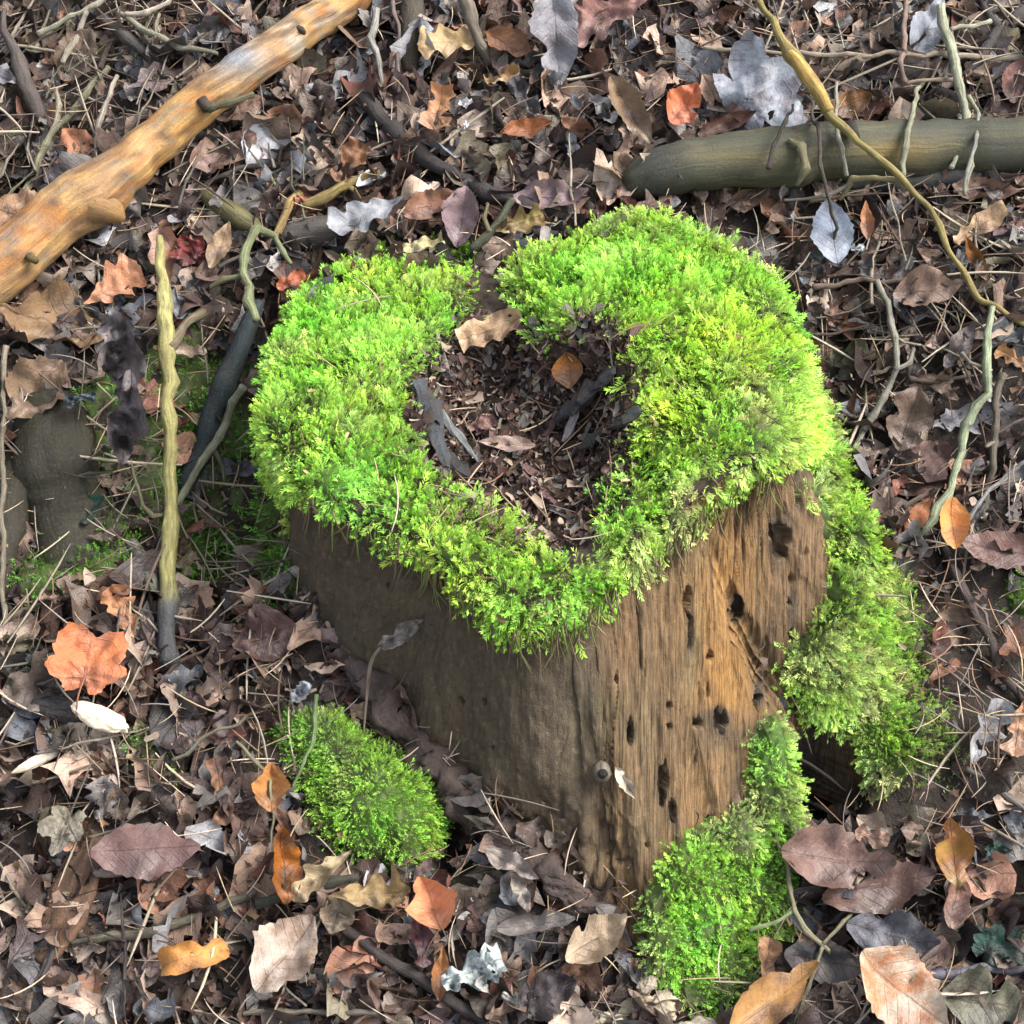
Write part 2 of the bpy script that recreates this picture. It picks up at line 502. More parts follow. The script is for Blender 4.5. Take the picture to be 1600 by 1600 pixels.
def wall_mesh(th, ts):
    TH, T = np.meshgrid(th, ts, indexing='ij')
    P = wall_point(TH, T)
    N = unit(np.cross(np.gradient(P, axis=0), np.gradient(P, axis=1)))
    out = np.stack([np.cos(TH), np.sin(TH), 0 * TH], -1)
    N = N * np.sign((N * out).sum(-1, keepdims=True))
    px, py = proj(P)
    arc = TH * 0.27
    z = P[..., 2]
    fibrous = sstep(900, 975, px) * (N[..., 1] < 0.35)
    arc = arc * (1 - fibrous) + (P[..., 0] * 1.25 - 0.45) * fibrous          # the grain stands upright
    d = (0.009 - 0.003 * fibrous) * fbm(arc * 14, z * 9, 0, 3, 31) + 0.0035 * fbm(arc * 45, z * 16, 0, 3, 33)
    d = d + (0.0008 + 0.0019 * fibrous) * fbm(arc * 210 + fbm(arc * 20, z * 14, 0, 2, 5) * 0.7, z * 20, 0, 4, 37)
    ridge = 1 - np.abs(fbm(arc * 62 + fbm(arc * 12, z * 10, 0, 2, 6) * 1.0, z * 5, 0, 2, 41))
    d = d + (1 - fibrous) * (0.0016 * fbm(arc * 120, z * 70, 0, 4, 39) - 0.0012 * sstep(.97, .995, 1 - np.abs(fbm(arc * 26, z * 6, 0, 3, 44))))
    mud = sstep(-.05, .35, fbm(arc * 9 + 3, z * 9, 0, 5, 45)) * (1 - fibrous)
    d = d - fibrous * 0.0048 * sstep(0.93, 0.99, ridge) * sstep(-.1, .3, fbm(arc * 20, z * 14, 0, 2, 42))                                       # long cracks
    plates = np.floor((fbm(arc * 26, z * 7, 0, 2, 47) + 1) * 4)
    d = d + fibrous * 0.0013 * (plates - 4)                                                   # split-off layers
    knob = sstep(1180, 1330, py) * sstep(1060, 900, px)
    d = d + knob * (0.013 * fbm(arc * 36, z * 36, 0, 4, 51) + 0.009 * fbm(arc * 90, z * 60, 0, 2, 53))
    for hx, hy, rx, ry in HOLES:
        rx, ry = rx * .72, ry * .8
        q = np.hypot((px - hx) / rx, (py - hy) / ry) + 0.9 * fbm(px / 8, py / 22, 0, 3, 57)
        d = d - (0.016 if rx > 5 else 0.010) * sstep(1.05, 0.82, q) * (N[..., 1] < 0.4)
    # the sawn-off notch: nothing else to do; keep the rim blended
    P = P + N * d[..., None]
    # colours: the wood's own stains, and shade painted into the root hollow
    n1, n2 = fbm(arc * 11, z * 5, 0, 4, 61), fbm(arc * 30, z * 9, 0, 4, 67)
    c = np.zeros(P.shape) + np.array([0.092, 0.066, 0.042])
    def lay(w, rgb):
        nonlocal c
        w = np.clip(w, 0, 1)[..., None]
        c = c * (1 - w) + np.array(rgb) * w
    def blob(x, y, sx, sy): return np.exp(-((px - x) / sx) ** 2 - ((py - y) / sy) ** 2)
    lay(sstep(0.0, 0.5, n1) * 0.7, (0.125, 0.086, 0.052))
    lay(sstep(0.05, 0.5, n2) * 0.4 * (1 - fibrous), (0.085, 0.072, 0.045))
    lay(fibrous * 0.75, (0.215, 0.145, 0.085))
    lay(fibrous * sstep(-0.1, 0.4, n2) * 0.6, (0.28, 0.185, 0.10))
    lay(blob(1125, 890, 65, 110) * 1.0, (0.46, 0.27, 0.085))
    lay(blob(1135, 1060, 45, 85) * 1.0, (0.46, 0.26, 0.06))
    lay(blob(1100, 1250, 60, 70) * 0.8, (0.32, 0.205, 0.095))
    lay(blob(1250, 850, 38, 110) * 0.75, (0.25, 0.165, 0.115))
    lay(blob(1070, 840, 45, 60) * 0.75, (0.155, 0.15, 0.105))
    lay(blob(1010, 960, 40, 110) * 0.5, (0.27, 0.19, 0.13))
    lay(blob(960, 1000, 30, 80) * 0.7, (0.20, 0.115, 0.065))
    lay(blob(1080, 1020, 14, 70) * 0.7, (0.24, 0.23, 0.155))
    lay(blob(1010, 1130, 16, 60) * 0.6, (0.26, 0.24, 0.19))
    for bx_, by_, sx_, sy_ in [(1153, 950, 12, 26), (1222, 850, 17, 46), (1120, 1120, 30, 16), (1190, 1080, 9, 28), (1128, 1128, 16, 22), (1035, 1225, 12, 36), (1078, 990, 6, 45), (1240, 960, 8, 50), (1135, 780, 12, 10), (1050, 1270, 9, 26), (985, 1145, 10, 20)]:
        lay(np.exp(-(((px - bx_) / sx_) ** 2 + ((py - by_) / sy_) ** 2) ** 2) * (N[..., 1] < .4) * sstep(-.6, .1, n2 + .4), (0.020, 0.014, 0.009))
    lay(blob(1195, 1000, 30, 50) * 0.65, (0.09, 0.06, 0.035))
    lay(blob(1140, 1150, 60, 22) * 0.8, (0.075, 0.065, 0.06))
    lay(blob(1000, 1300, 40, 60) * 0.6, (0.21, 0.185, 0.145))
    lay(blob(930, 1120, 50, 60) * 0.8, (0.15, 0.15, 0.10))
    lay(blob(900, 1080, 50, 60) * 0.5 * sstep(0, 0.4, n2), (0.34, 0.20, 0.10))
    lay(blob(880, 1320, 60, 60) * 0.5, (0.25, 0.165, 0.085))
    lay(sstep(1060, 1250, py) * (1 - fibrous) * sstep(-0.2, 0.5, n2) * 0.5, (0.23, 0.17, 0.095))
    # split layers and cracks are darker, rotten wood
    lay(fibrous * sstep(0.4, 0.75, fbm(arc * 110, z * 13, 0, 3, 68) + .35 * n2) * .8, (0.035, 0.024, 0.014))
    lay(fibrous * sstep(0.93, 0.99, ridge) * sstep(-.1, .3, fbm(arc * 20, z * 14, 0, 2, 42)) * 0.9, (0.03, 0.02, 0.014))
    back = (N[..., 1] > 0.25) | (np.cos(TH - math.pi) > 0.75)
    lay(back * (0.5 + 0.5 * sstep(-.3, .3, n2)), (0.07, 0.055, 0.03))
    hollow = wall_point.hollow
    lay(mud * .55, (.17, .135, .095))
    lay(sstep(.15, .5, fbm(arc * 16, z * 16, 4, 5, 46)) * (1 - fibrous) * .55, (.055, .047, .03))
    sp = fbm(px / 5, py / 5, 0, 2, 63)
    lay((1 - fibrous) * sstep(.35, .6, sp) * .6, (.2, .15, .1))
    lay((1 - fibrous) * sstep(.35, .6, -sp) * .5, (.04, .03, .02))
    lay((1 - fibrous) * sstep(.1, .5, fbm((px + py * .35) / 30, py / 120, 0, 4, 64)) * .6, (.06, .05, .03))
    c = c * (np.array([0.46, 0.41, 0.285]) + fibrous[..., None] * np.array([0.24, 0.15, 0.03]))
    lay(sstep(0.01, 0.2, hollow), (0.010, 0.008, 0.006))  # shade inside the root hollow, painted near black into the wood colour
    uv = np.stack([arc, z], -1)
    return P, N, {'Col': c, 'Fib': (0.22 + 0.78 * fibrous)[..., None] + 0 * c}, uv

th_front = np.linspace(-math.pi * 1.02, 0.12, 760)
th_back = np.linspace(0.12, math.pi * 0.98, 130)[1:-1]
TH_ALL = np.concatenate([th_front, th_back])
TS = np.linspace(0, 1, 190)
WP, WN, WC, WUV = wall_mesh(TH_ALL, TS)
stump = tag(empty('tree_stump', (CX, CY, 0.05)), 'hollow rotting tree stump capped with thick bright green moss', 'tree stump')
bpy.context.view_layer.update()
INV = np.array(stump.matrix_world.inverted())
def L(P): return np.asarray(P) - np.array([CX, CY, 0.05])
nth, nts = len(TH_ALL), len(TS)
WF = grid_faces(nth, nts, True)
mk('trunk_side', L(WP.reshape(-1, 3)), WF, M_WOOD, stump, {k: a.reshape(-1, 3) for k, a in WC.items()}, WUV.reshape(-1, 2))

# top: broad rim, then a rotten bowl. s: 0 at the outer edge to 1 at the middle of the bowl
CAV = [(650, 560), (640, 640), (670, 735), (760, 770), (850, 800), (930, 770), (965, 690), (985, 620), (940, 585), (900, 560), (830, 540), (800, 500), (735, 480), (690, 520)]
cav_r = [polar(at_z(px, py, .325)) for px, py in CAV]
f_cr0 = periodic(cav_r)
def f_cr(th): return np.minimum(f_cr0(th), f_rr(th) - 0.035)
TT = np.linspace(0, 1, 110)
TH2 = np.linspace(-math.pi, math.pi, 420, endpoint=False)
def top_point(th, s):
    rr, hh, cr = f_rr(th), f_rh(th), f_cr(th)
    w = sstep(0.0, 0.5, s)                                   # 0..0.5 rim, 0.5..1 bowl
    r = np.where(s < 0.5, rr + (cr - rr) * (s / 0.5), cr * (1 - (s - 0.5) / 0.5))
    q = np.clip((s - 0.5) / 0.5, 0, 1)
    floor = 0.272 + 0.018 * fbm(np.cos(th) * r * 18, np.sin(th) * r * 18, 0, 3, 72)
    z = np.where(s < 0.5, hh + 0.004 * np.sin(np.clip(s / 0.5, 0, 1) * math.pi), hh + (floor - hh) * sstep(0.0, 0.42, q))
    # the front of the rim is worn down to a notch
    x, y = CX + np.cos(th) * r, CY + np.sin(th) * r
    return np.stack([x, y, z], -1)
A2, S2 = np.meshgrid(TH2, TT, indexing='ij')
TP = top_point(A2, S2)
TP[..., 2] += 0.010 * fbm(TP[..., 0] * 22, TP[..., 1] * 22, 0, 3, 71) * sstep(0, 0.15, S2) + 0.006 * fbm(TP[..., 0] * 90, TP[..., 1] * 90, 0, 3, 73)
nn = fbm(TP[..., 0] * 40, TP[..., 1] * 40, 0, 4, 75)[..., None]
TC = np.array([0.022, 0.016, 0.012]) * (1 - 0.5 * nn) + np.clip(nn, 0, 1) * np.array([0.05, 0.03, 0.02])
TUV = np.stack([A2 * 0.2, TP[..., 2]], -1)
mk('rotten_hollow', L(TP.reshape(-1, 3)), grid_faces(len(TH2), len(TT), True), M_CRUMB, stump, TC.reshape(-1, 3), TUV.reshape(-1, 2))

# surfaces to set things on
def bvh(V, F): return BVHTree.FromPolygons(V.reshape(-1, 3).tolist(), F.tolist(), all_triangles=False)
B_TOP = bvh(TP, grid_faces(len(TH2), len(TT), True))
stepw = 3
WPs = WP[::stepw, ::stepw]
B_WALL = bvh(WPs, grid_faces(WPs.shape[0], WPs.shape[1], True))

def shit(px, py):
    """the nearest of stump and ground along the ray of a pixel"""
    r = ray(px, py)
    best, kind, n = ghit(px, py), 'ground', None
    bd = np.linalg.norm(best - CAM)
    for b in (B_TOP, B_WALL):
        loc, nor, i, d = b.ray_cast(Vector(CAM), Vector(r))
        if loc is not None and d < bd:
            bd, best, kind, n = d, np.array(loc), 'stump', np.array(nor)
    if n is None: n = gnormal(best)
    if n @ r > 0: n = -n
    return best, n, kind

# ------------------------------------------------------------------ moss
def moss_proto(rng, n=7, L=0.0092):
    """one feathery moss shoot: leaflets along a curved stem. x along the shoot, z up; returns V, F (tris), h (0 base..1 tip)"""
    V, F, H = [], [], []
    bend = rng.uniform(0.2, 0.9)
    def stem(t):
        a = bend * t
        return np.array([L * t * math.cos(a * 0.6), 0, L * t * math.sin(a * 0.6)])
    for i in range(n):
        t = 0.12 + 0.80 * i / (n - 1)
        p = stem(t)
        ln = L * (0.42 - 0.20 * t) * rng.uniform(0.8, 1.25)
        for sgn in (-1, 1):
            a = sgn * rng.uniform(0.4, 0.95)
            up = rng.uniform(0.1, 0.75)
            d = np.array([math.cos(a), math.sin(a), up]); d /= np.linalg.norm(d)
            side = np.cross(d, [0, 0, 1.0]); side /= np.linalg.norm(side)
            side = side * math.cos(sgn * 0.5) + np.array([0, 0, 1]) * math.sin(sgn * 0.5)
            w = ln * 0.115
            b = len(V)
            V += [p, p + d * ln * 0.45 + side * w, p + d * ln, p + d * ln * 0.45 - side * w]
            H += [t * 0.8, t * 0.85 + .1, min(1, t + 0.25), t * 0.85 + .1]
            F += [(b, b + 1, b + 2), (b, b + 2, b + 3)]
    # tip
    p, q = stem(0.8), stem(1.12)
    for s in (np.array([0, 1, 0.0]), np.array([0, 0.2, 1.0])):
        b = len(V)
        m = (p + q) / 2
        V += [p, m + s * L * 0.06, q, m - s * L * 0.06]
        H += [0.7, 0.9, 1.0, 0.9]
        F += [(b, b + 1, b + 2), (b, b + 2, b + 3)]
    return np.array(V), np.array(F), np.array(H)
PROTOS = [moss_proto(R) for _ in range(14)]
PROTOS_SHORT = [moss_proto(R, 5, 0.008) for _ in range(10)]

LIME, GREEN, YEL, STRAW, DEEP = (np.array(c) for c in ((0.51, 0.86, 0.12), (0.24, 0.70, 0.085), (0.68, 0.90, 0.06), (0.66, 0.68, 0.31), (0.05, 0.17, 0.02)))

def shoots(P, N, rng, scale=1.0, droop=0.35, lie=0.75, mixw=None, protos=PROTOS, seed=0):
    """fronds at points P with normals N -> V, F, colours. mixw: (n,5) weights of LIME, GREEN, YEL, STRAW, DEEP"""
    n = len(P)
    k = rng.integers(0, len(protos), n)
    lean = rng.normal(size=(n, 3))
    if callable(droop): droop = droop(N)
    down = np.array([0, 0, -1.0]) * droop
    # neighbouring fronds lie the same way
    fl = np.stack([fbm(P[:, 0] * 28, P[:, 1] * 28, P[:, 2] * 28, 2, seed + 5 * j + 200) for j in range(3)], -1) * 2.2
    d = unit(N * rng.uniform(1 - lie, 1.15, (n, 1)) + 0.42 * lean + lie * fl + down)
    dn = (d * N).sum(-1)
    d = unit(d + N * np.clip(0.22 - dn, 0, 1)[:, None])
    side = unit(np.cross(d, N + rng.normal(size=(n, 3)) * 0.35))
    up = np.cross(side, d)
    up *= np.sign((up * N).sum(-1, keepdims=True) + 1e-9)
    side = np.cross(up, d)
    sc = scale * np.clip(rng.lognormal(0.02, .34, n), .5, 2.1)
    base = np.stack([LIME, GREEN, YEL, STRAW, DEEP])
    tip = (mixw[:, :, None] * base[None]).sum(1) * np.clip(rng.lognormal(0, .28, (n, 1)), .35, 1.45)
    tip[:, 0] *= rng.uniform(0.85, 1.2, n)
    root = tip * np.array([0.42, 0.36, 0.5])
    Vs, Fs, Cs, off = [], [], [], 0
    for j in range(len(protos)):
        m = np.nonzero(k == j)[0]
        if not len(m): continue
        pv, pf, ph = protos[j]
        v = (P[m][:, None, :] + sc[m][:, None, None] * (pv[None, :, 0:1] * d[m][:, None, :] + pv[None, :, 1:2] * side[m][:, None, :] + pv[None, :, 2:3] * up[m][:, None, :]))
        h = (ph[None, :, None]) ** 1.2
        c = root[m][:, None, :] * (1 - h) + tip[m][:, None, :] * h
        Vs.append(v.reshape(-1, 3)); Cs.append(c.reshape(-1, 3))
        f = pf[None] + (np.arange(len(m)) * len(pv))[:, None, None] + off
        Fs.append(f.reshape(-1, 3))
        off += len(m) * len(pv)
    return np.concatenate(Vs), np.concatenate(Fs), np.concatenate(Cs)

def sample_surface(P, F, w, n, rng):
    """n random points on quads of a grid, weighted by area times the vertex weight w"""
    a = P[F]
    ar = 0.5 * np.linalg.norm(np.cross(a[:, 2] - a[:, 0], a[:, 3] - a[:, 1]), axis=-1)
    pr = ar * w[F].mean(1)
    c = np.cumsum(pr)
    if c[-1] <= 0: return None
    i = np.searchsorted(c, rng.random(n) * c[-1])
    i = np.minimum(i, len(F) - 1)
    u, v = rng.random((n, 1)), rng.random((n, 1))
    q = a[i]
    return i, u, v, (q[:, 0] * (1 - u) + q[:, 1] * u) * (1 - v) + (q[:, 3] * (1 - u) + q[:, 2] * u) * v

def grid_normals(P, wrap=True, ref=None):
    if wrap:
        du = np.roll(P, -1, 0) - np.roll(P, 1, 0)
    else:
        du = np.gradient(P, axis=0)
    dv = np.gradient(P, axis=1)
    N = unit(np.cross(du, dv))
    return N

def mix_weights(P, seed, lime=1.0, green=0.6, yel=0.4, straw=0.25, deep=0.15):
    n1, n2, n3 = (fbm(P[:, 0] * f, P[:, 1] * f, P[:, 2] * f, 3, seed + i) for i, f in enumerate((13, 19, 30)))
    w = np.stack([np.full(len(P), lime), green * np.exp(2.8 * n1), yel * np.exp(2.4 * n2), straw * np.exp(4.0 * n3), deep * np.exp(-3.0 * n1 + 2 * n3)], -1)
    return w / w.sum(1, keepdims=True)

def moss_patch(name, P, N, thick, wrap, dens, rng, parent=None, thickness=0.02, lump=0.011, lumpf=26, scale=1.0, droop=0.35, lie=0.75, mw=None, seed=0, local=True, protos=PROTOS, cut=None):
    """a cushion over the grid P (nu,nv,3): a swollen dark base under a coat of fronds. thick: 0..1 per vertex"""
    nu, nv = P.shape[:2]
    n1 = fbm(P[..., 0] * lumpf, P[..., 1] * lumpf, P[..., 2] * lumpf, 3, seed + 90)
    d = thickness * np.sqrt(np.clip(thick, 0, 1)) + lump * n1 * sstep(0.0, 0.7, thick)
    B = P + N * (d - 0.005)[..., None]
    F = grid_faces(nu, nv, wrap)
    w = thick.reshape(-1)
    keep = w[F].max(1) > 0.02
    if cut is not None: keep &= cut.reshape(-1)[F].max(1) < 0.03
    F = F[keep]
    if not len(F): return None
    Bn = grid_normals(B, wrap)
    Bn = Bn * np.sign((Bn * N).sum(-1, keepdims=True) + 1e-9)
    Bf, Nf = B.reshape(-1, 3), Bn.reshape(-1, 3)
    a = Bf[F]
    area = (0.5 * np.linalg.norm(np.cross(a[:, 2] - a[:, 0], a[:, 3] - a[:, 1]), axis=-1) * np.clip(w[F].mean(1), 0.25, 1)).sum()
    n = int(area * dens)
    i, u, v, S = sample_surface(Bf, F, np.clip(w * 1.3, 0.18, 1), n, rng)
    nq = Nf[F[i]].mean(1)
    S = S + nq * rng.uniform(-0.002, 0.005, (n, 1))
    mwv = mix_weights(S, seed + 300, **(mw(S) if callable(mw) else (mw or {})))
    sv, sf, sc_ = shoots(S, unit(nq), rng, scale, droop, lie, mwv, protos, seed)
    used = np.unique(F)
    re = np.full(len(Bf), -1); re[used] = np.arange(len(used))
    bV, bF = Bf[used], re[F]
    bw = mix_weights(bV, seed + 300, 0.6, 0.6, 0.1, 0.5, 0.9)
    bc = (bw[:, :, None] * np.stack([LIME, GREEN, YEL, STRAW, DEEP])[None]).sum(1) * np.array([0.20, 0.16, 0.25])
    V = np.concatenate([bV, sv]); C = np.concatenate([bc, sc_])
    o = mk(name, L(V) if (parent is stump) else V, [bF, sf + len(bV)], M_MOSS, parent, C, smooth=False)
    o['kind'] = 'stuff'
    return o

# where the moss lies, traced on the stump itself (photo outline -> stump surface)
MOSS_LEFT = [(372, 600), (400, 480), (470, 425), (530, 385), (600, 372), (650, 345), (705, 365), (740, 450), (735, 520), (690, 540), (660, 600), (640, 660), (680, 740), (730, 730), (775, 768), (805, 800),
             (828, 842), (864, 856), (955, 930), (905, 985), (850, 1010), (785, 1005), (750, 955), (690, 905), (640, 870), (560, 835), (500, 800), (455, 770), (395, 705)]
MOSS_RIGHT = [(790, 410), (880, 375), (915, 345), (1000, 300), (1060, 310), (1110, 335), (1205, 375), (1255, 440), (1282, 530), (1290, 640), (1285, 705), (1235, 730), (1180, 755), (1110, 800), (1050, 860),
              (960, 930), (905, 985), (880, 900), (930, 850), (940, 770), (975, 690), (1000, 620), (945, 590), (985, 530), (930, 520), (870, 545), (810, 520), (795, 470)]
MOSS_SKIRT = [(1236, 600), (1252, 685), (1270, 760), (1298, 870), (1288, 950), (1255, 995), (1215, 1030), (1240, 1118), (1335, 1150), (1345, 1250), (1365, 1310), (1440, 1315), (1650, 1300), (1650, 600)]
MOSS_FOOT = [(1185, 1130), (1215, 1115), (1240, 1160), (1245, 1250), (1235, 1340), (1248, 1400), (1225, 1480), (1180, 1560), (1110, 1600), (1040, 1560), (1000, 1480), (1000, 1400), (1040, 1330), (1100, 1290), (1160, 1260), (1165, 1180)]

def visible_mask(P, N):
    return (N * unit(CAM - P)).sum(-1) > -0.15

# one continuous skin over wall, rim and bowl, rounded at the rim, for the moss to grow on
KT = 520
th_m = np.concatenate([np.linspace(-math.pi * 1.02, 0.12, 400), np.linspace(0.12, math.pi * 0.98, 122)[1:-1]])
ts_m = np.linspace(0, 1, 96)
MW = wall_mesh(th_m, ts_m)[0]
HOLM = np.concatenate([wall_point.hollow, np.zeros((len(th_m), 59))], 1)
A3, S3 = np.meshgrid(th_m, np.linspace(0, 0.75, 60), indexing='ij')
MT = top_point(A3, S3)
MP = np.concatenate([MW, MT[:, 1:]], 1)
VV = np.concatenate([ts_m, 1 + np.linspace(0, 0.75, 60)[1:]])[None, :] + 0 * th_m[:, None]
TNN = np.concatenate([ts_m, np.ones(59)])[None, :] + 0 * th_m[:, None]
def blur_v(A, it):
    for _ in range(it):
        B = A.copy()
        B[:, 1:-1] = 0.25 * A[:, :-2] + 0.5 * A[:, 1:-1] + 0.25 * A[:, 2:]
        A = B
    return A
MPb = blur_v(MP, 26)
wb = (sstep(0.80, 0.95, VV) * sstep(1.42, 1.2, VV))[..., None]
MP = MP * (1 - wb) + MPb * wb
MN = grid_normals(MP, True)
cen = np.array([CX, CY, 0.12])
refv = np.where((VV > 1.0)[..., None], np.array([0, 0, 1.0]), unit(MP - cen))
MN = MN * np.sign((MN * refv).sum(-1, keepdims=True) + 1e-9)
MN = unit(blur_v(MN, 6))
MPX, MPY = proj(MP)
vis_m = visible_mask(MP, MN)
wob = 14 * fbm(MPX / 24, MPY / 24, 0, 3, 401)
def poly_t(px, py, poly, wobble, soft): return sstep(-2, soft, poly_sd(px, py, poly) + wobble)
bare_back = np.exp(-((MPX - 640) / 70) ** 2 - ((MPY - 405) / 20) ** 2)
thw = (np.mod(th_m + math.pi, 2 * math.pi) - math.pi)[:, None] + 0 * VV
ontop = VV > 1.0
ml = poly_t(MPX, MPY, MOSS_LEFT, wob, 38) * vis_m * (1 - 0.85 * sstep(0.3, 0.8, bare_back))
mr = poly_t(MPX, MPY, MOSS_RIGHT, wob, 38) * vis_m
ms = poly_t(MPX, MPY, MOSS_SKIRT, wob, 26) * (~ontop) * (thw < 1.4) * (thw > -1.2)
mf = poly_t(MPX, MPY, MOSS_FOOT, wob, 26) * (~ontop) * (thw < 0) * (HOLM < 0.02)
gate = sstep(1.66, 1.52, VV + 0.02 * wob / 14)
hid = (~vis_m) & (~ontop)
ms = np.maximum(ms, hid * ((thw > TH_R + .3) | (MPX > 1305)) * (thw > TH_R) * (thw < 1.4) * sstep(0.05, 0.15, VV))
ms = ms * (HOLM < 0.02)
wback = hid * ((thw > 1.4) | (thw < -2.9)) * sstep(0.35, 0.75, VV + 0.2 * wob / 14)
ml = np.maximum(ml, wback * ((thw < -1) | (thw > 2.2))) * gate
mr = np.maximum(mr, wback * ((thw > 1) & (thw <= 2.2))) * gate
DENS = 118000
MD = {}
rg = np.random.default_rng(21)
def mwL(S): 
    return dict(lime=1.0, green=0.55, yel=0.25, straw=0.16, deep=0.12)
def mwR(S):
    px, py = proj(S)
    y = np.exp(-((px - 1170) / 90) ** 2 - ((py - 560) / 130) ** 2)
    st = np.exp(-((px - 1090) / 90) ** 2 - ((py - 620) / 70) ** 2)
    edge = sstep(690, 760, py)
    return dict(lime=1.0, green=0.45, yel=0.25 + 0.7 * y, straw=0.15 + 0.3 * st + 0.6 * edge, deep=0.10)
def mwS(S):
    px, py = proj(S)
    e = sstep(1040, 1180, py) * sstep(1480, 1400, px)
    return dict(lime=0.8, green=0.6, yel=0.25, straw=0.55 + 1.2 * e, deep=0.2 + 0.8 * e)
def mwF(S):
    px, py = proj(S)
    e = sstep(1290, 1200, py) + 0.6 * sstep(1050, 1000, px)
    return dict(lime=0.9, green=0.9, yel=0.15, straw=0.3 + 1.4 * e, deep=0.3)
st2 = 2
def down(A, k=2): return A[::k, ::k]
steep = lambda N: 0.12 + 1.1 * sstep(0.8, 0.2, N[:, 2:3])
moss_patch('moss', MP, MN, ml, True, DENS, rg, stump, 0.007, 0.015, 20, 1.18, steep, 1.1, mwL, 1)
moss_patch('moss', MP, MN, mr, True, DENS, rg, stump, 0.008, 0.017, 18, 1.2, steep, 1.1, mwR, 2)
moss_patch('moss', MP, MN, ms, True, DENS, rg, stump, 0.020, 0.018, 18, 1.15, steep, 0.85, mwS, 3, cut=HOLM)
moss_patch('moss', MP, MN, mf, True, DENS * 1.1, rg, stump, 0.018, 0.010, 24, 0.85, steep, 0.6, mwF, 4, cut=HOLM)

# ------------------------------------------------------------------ sticks and twigs
def catmull(P, step):
    P = np.asarray(P, float)
    Q = np.concatenate([[2 * P[0] - P[1]], P, [2 * P[-1] - P[-2]]])
    out = []
    for i in range(1, len(Q) - 2):
        n = max(2, int(np.linalg.norm(Q[i + 1, :3] - Q[i, :3]) / step))
        for t in np.linspace(0, 1, n, endpoint=False):
            a, b, c, d = Q[i - 1:i + 3]
            out.append(0.5 * (2 * b + (c - a) * t + (2 * a - 5 * b + 4 * c - d) * t * t + (3 * b - a - 3 * c + d) * t ** 3))
    out.append(Q[-2])
    return np.array(out)

def tube(pts, radii, sides=8, seed=0, rough=0.12, wig=0.0, step=None, flat=1.0, close=True, lin=False):
    """pts (n,3), radii per pt -> V, F, uv (metres along, around). End caps closed to a worn tip"""
    P4 = np.concatenate([np.asarray(pts, float), np.asarray(radii, float)[:, None]], 1)
    step = step or max(0.003, min(0.012, float(np.mean(radii)) * 1.2))
    if lin:
        u = np.concatenate([[0], np.cumsum(np.linalg.norm(np.diff(P4[:, :3], axis=0), axis=1))])
        uu = np.sort(np.concatenate([np.arange(0, u[-1], step * 1.5), u[1:]]))
        uu = uu[np.concatenate([[True], np.diff(uu) > step * .2])]
        Q = np.stack([np.interp(uu, u, P4[:, i]) for i in range(4)], 1)
        node = np.exp(-(np.min(np.abs(uu[:, None] - u[None]), 1) / (np.maximum(Q[:, 3], .0005) * 1.2)) ** 2)
        Q[:, 3] *= 1 + .22 * node
    else:
        Q = catmull(P4, step)
    C, rr = Q[:, :3].copy(), np.maximum(Q[:, 3], 0.0003)
    n = len(C)
    T = unit(np.gradient(C, axis=0))
    a = np.array([0, 0, 1.0])
    X = unit(np.cross(T, a + 1e-3 * RGT))
    Y = np.cross(T, X)
    s = np.concatenate([[0], np.cumsum(np.linalg.norm(np.diff(C, axis=0), axis=1))])
    if wig:
        C = C + wig * (X * fbm(s * 40, 0.3, seed, 2, 3 + seed)[:, None] + Y * fbm(s * 40, 7.3, seed, 2, 4 + seed)[:, None])
    th = np.linspace(0, 2 * math.pi, sides, endpoint=False)
    cs, sn = np.cos(th), np.sin(th)
    k = 1 + rough * fbm(cs[None] * 1.3 + s[:, None] * 45, sn[None] * 1.3, s[:, None] * 22 + seed * 3.1, 3, seed) + 0.6 * rough * fbm(s * 60, seed, 0, 2, seed + 3)[:, None]
    r = rr[:, None] * k
    V = C[:, None] + X[:, None] * (cs[None] * r)[..., None] + Y[:, None] * (sn[None] * r * flat)[..., None]
    uv = np.stack(np.broadcast_arrays(s[:, None], th[None] / (2 * math.pi)), -1)
    F = []
    i, j = np.meshgrid(np.arange(n - 1), np.arange(sides), indexing='ij')
    j2 = (j + 1) % sides
    F = np.stack([i * sides + j, i * sides + j2, (i + 1) * sides + j2, (i + 1) * sides + j], -1).reshape(-1, 4)
    V = V.reshape(-1, 3); uv = uv.reshape(-1, 2)
    Fs = [F]
    if close:
        b = len(V)
        e0, e1 = C[0] - T[0] * rr[0] * 0.35, C[-1] + T[-1] * rr[-1] * 0.35
        V = np.concatenate([V, [e0, e1]]); uv = np.concatenate([uv, [[0, 0], [s[-1], 0]]])
        jj = np.arange(sides); j2 = (jj + 1) % sides
        Fs.append(np.concatenate([np.stack([j2, jj, np.full(sides, b)], -1), np.stack([(n - 1) * sides + jj, (n - 1) * sides + j2, np.full(sides, b + 1)], -1)]))
    return V, Fs, uv

PXM = TANH / 800                      # metres per photo pixel per metre of depth
def depth_of(p): return float((np.asarray(p) - CAM) @ FWD)
def onray(px, py, lift=0.0, stumpy=False):
    p = shit(px, py)[0] if stumpy else ghit(px, py)
    return p - ray(px, py) * lift
def path(spec, stumpy=False): return np.array([onray(a, b, c, stumpy) for a, b, c in spec])

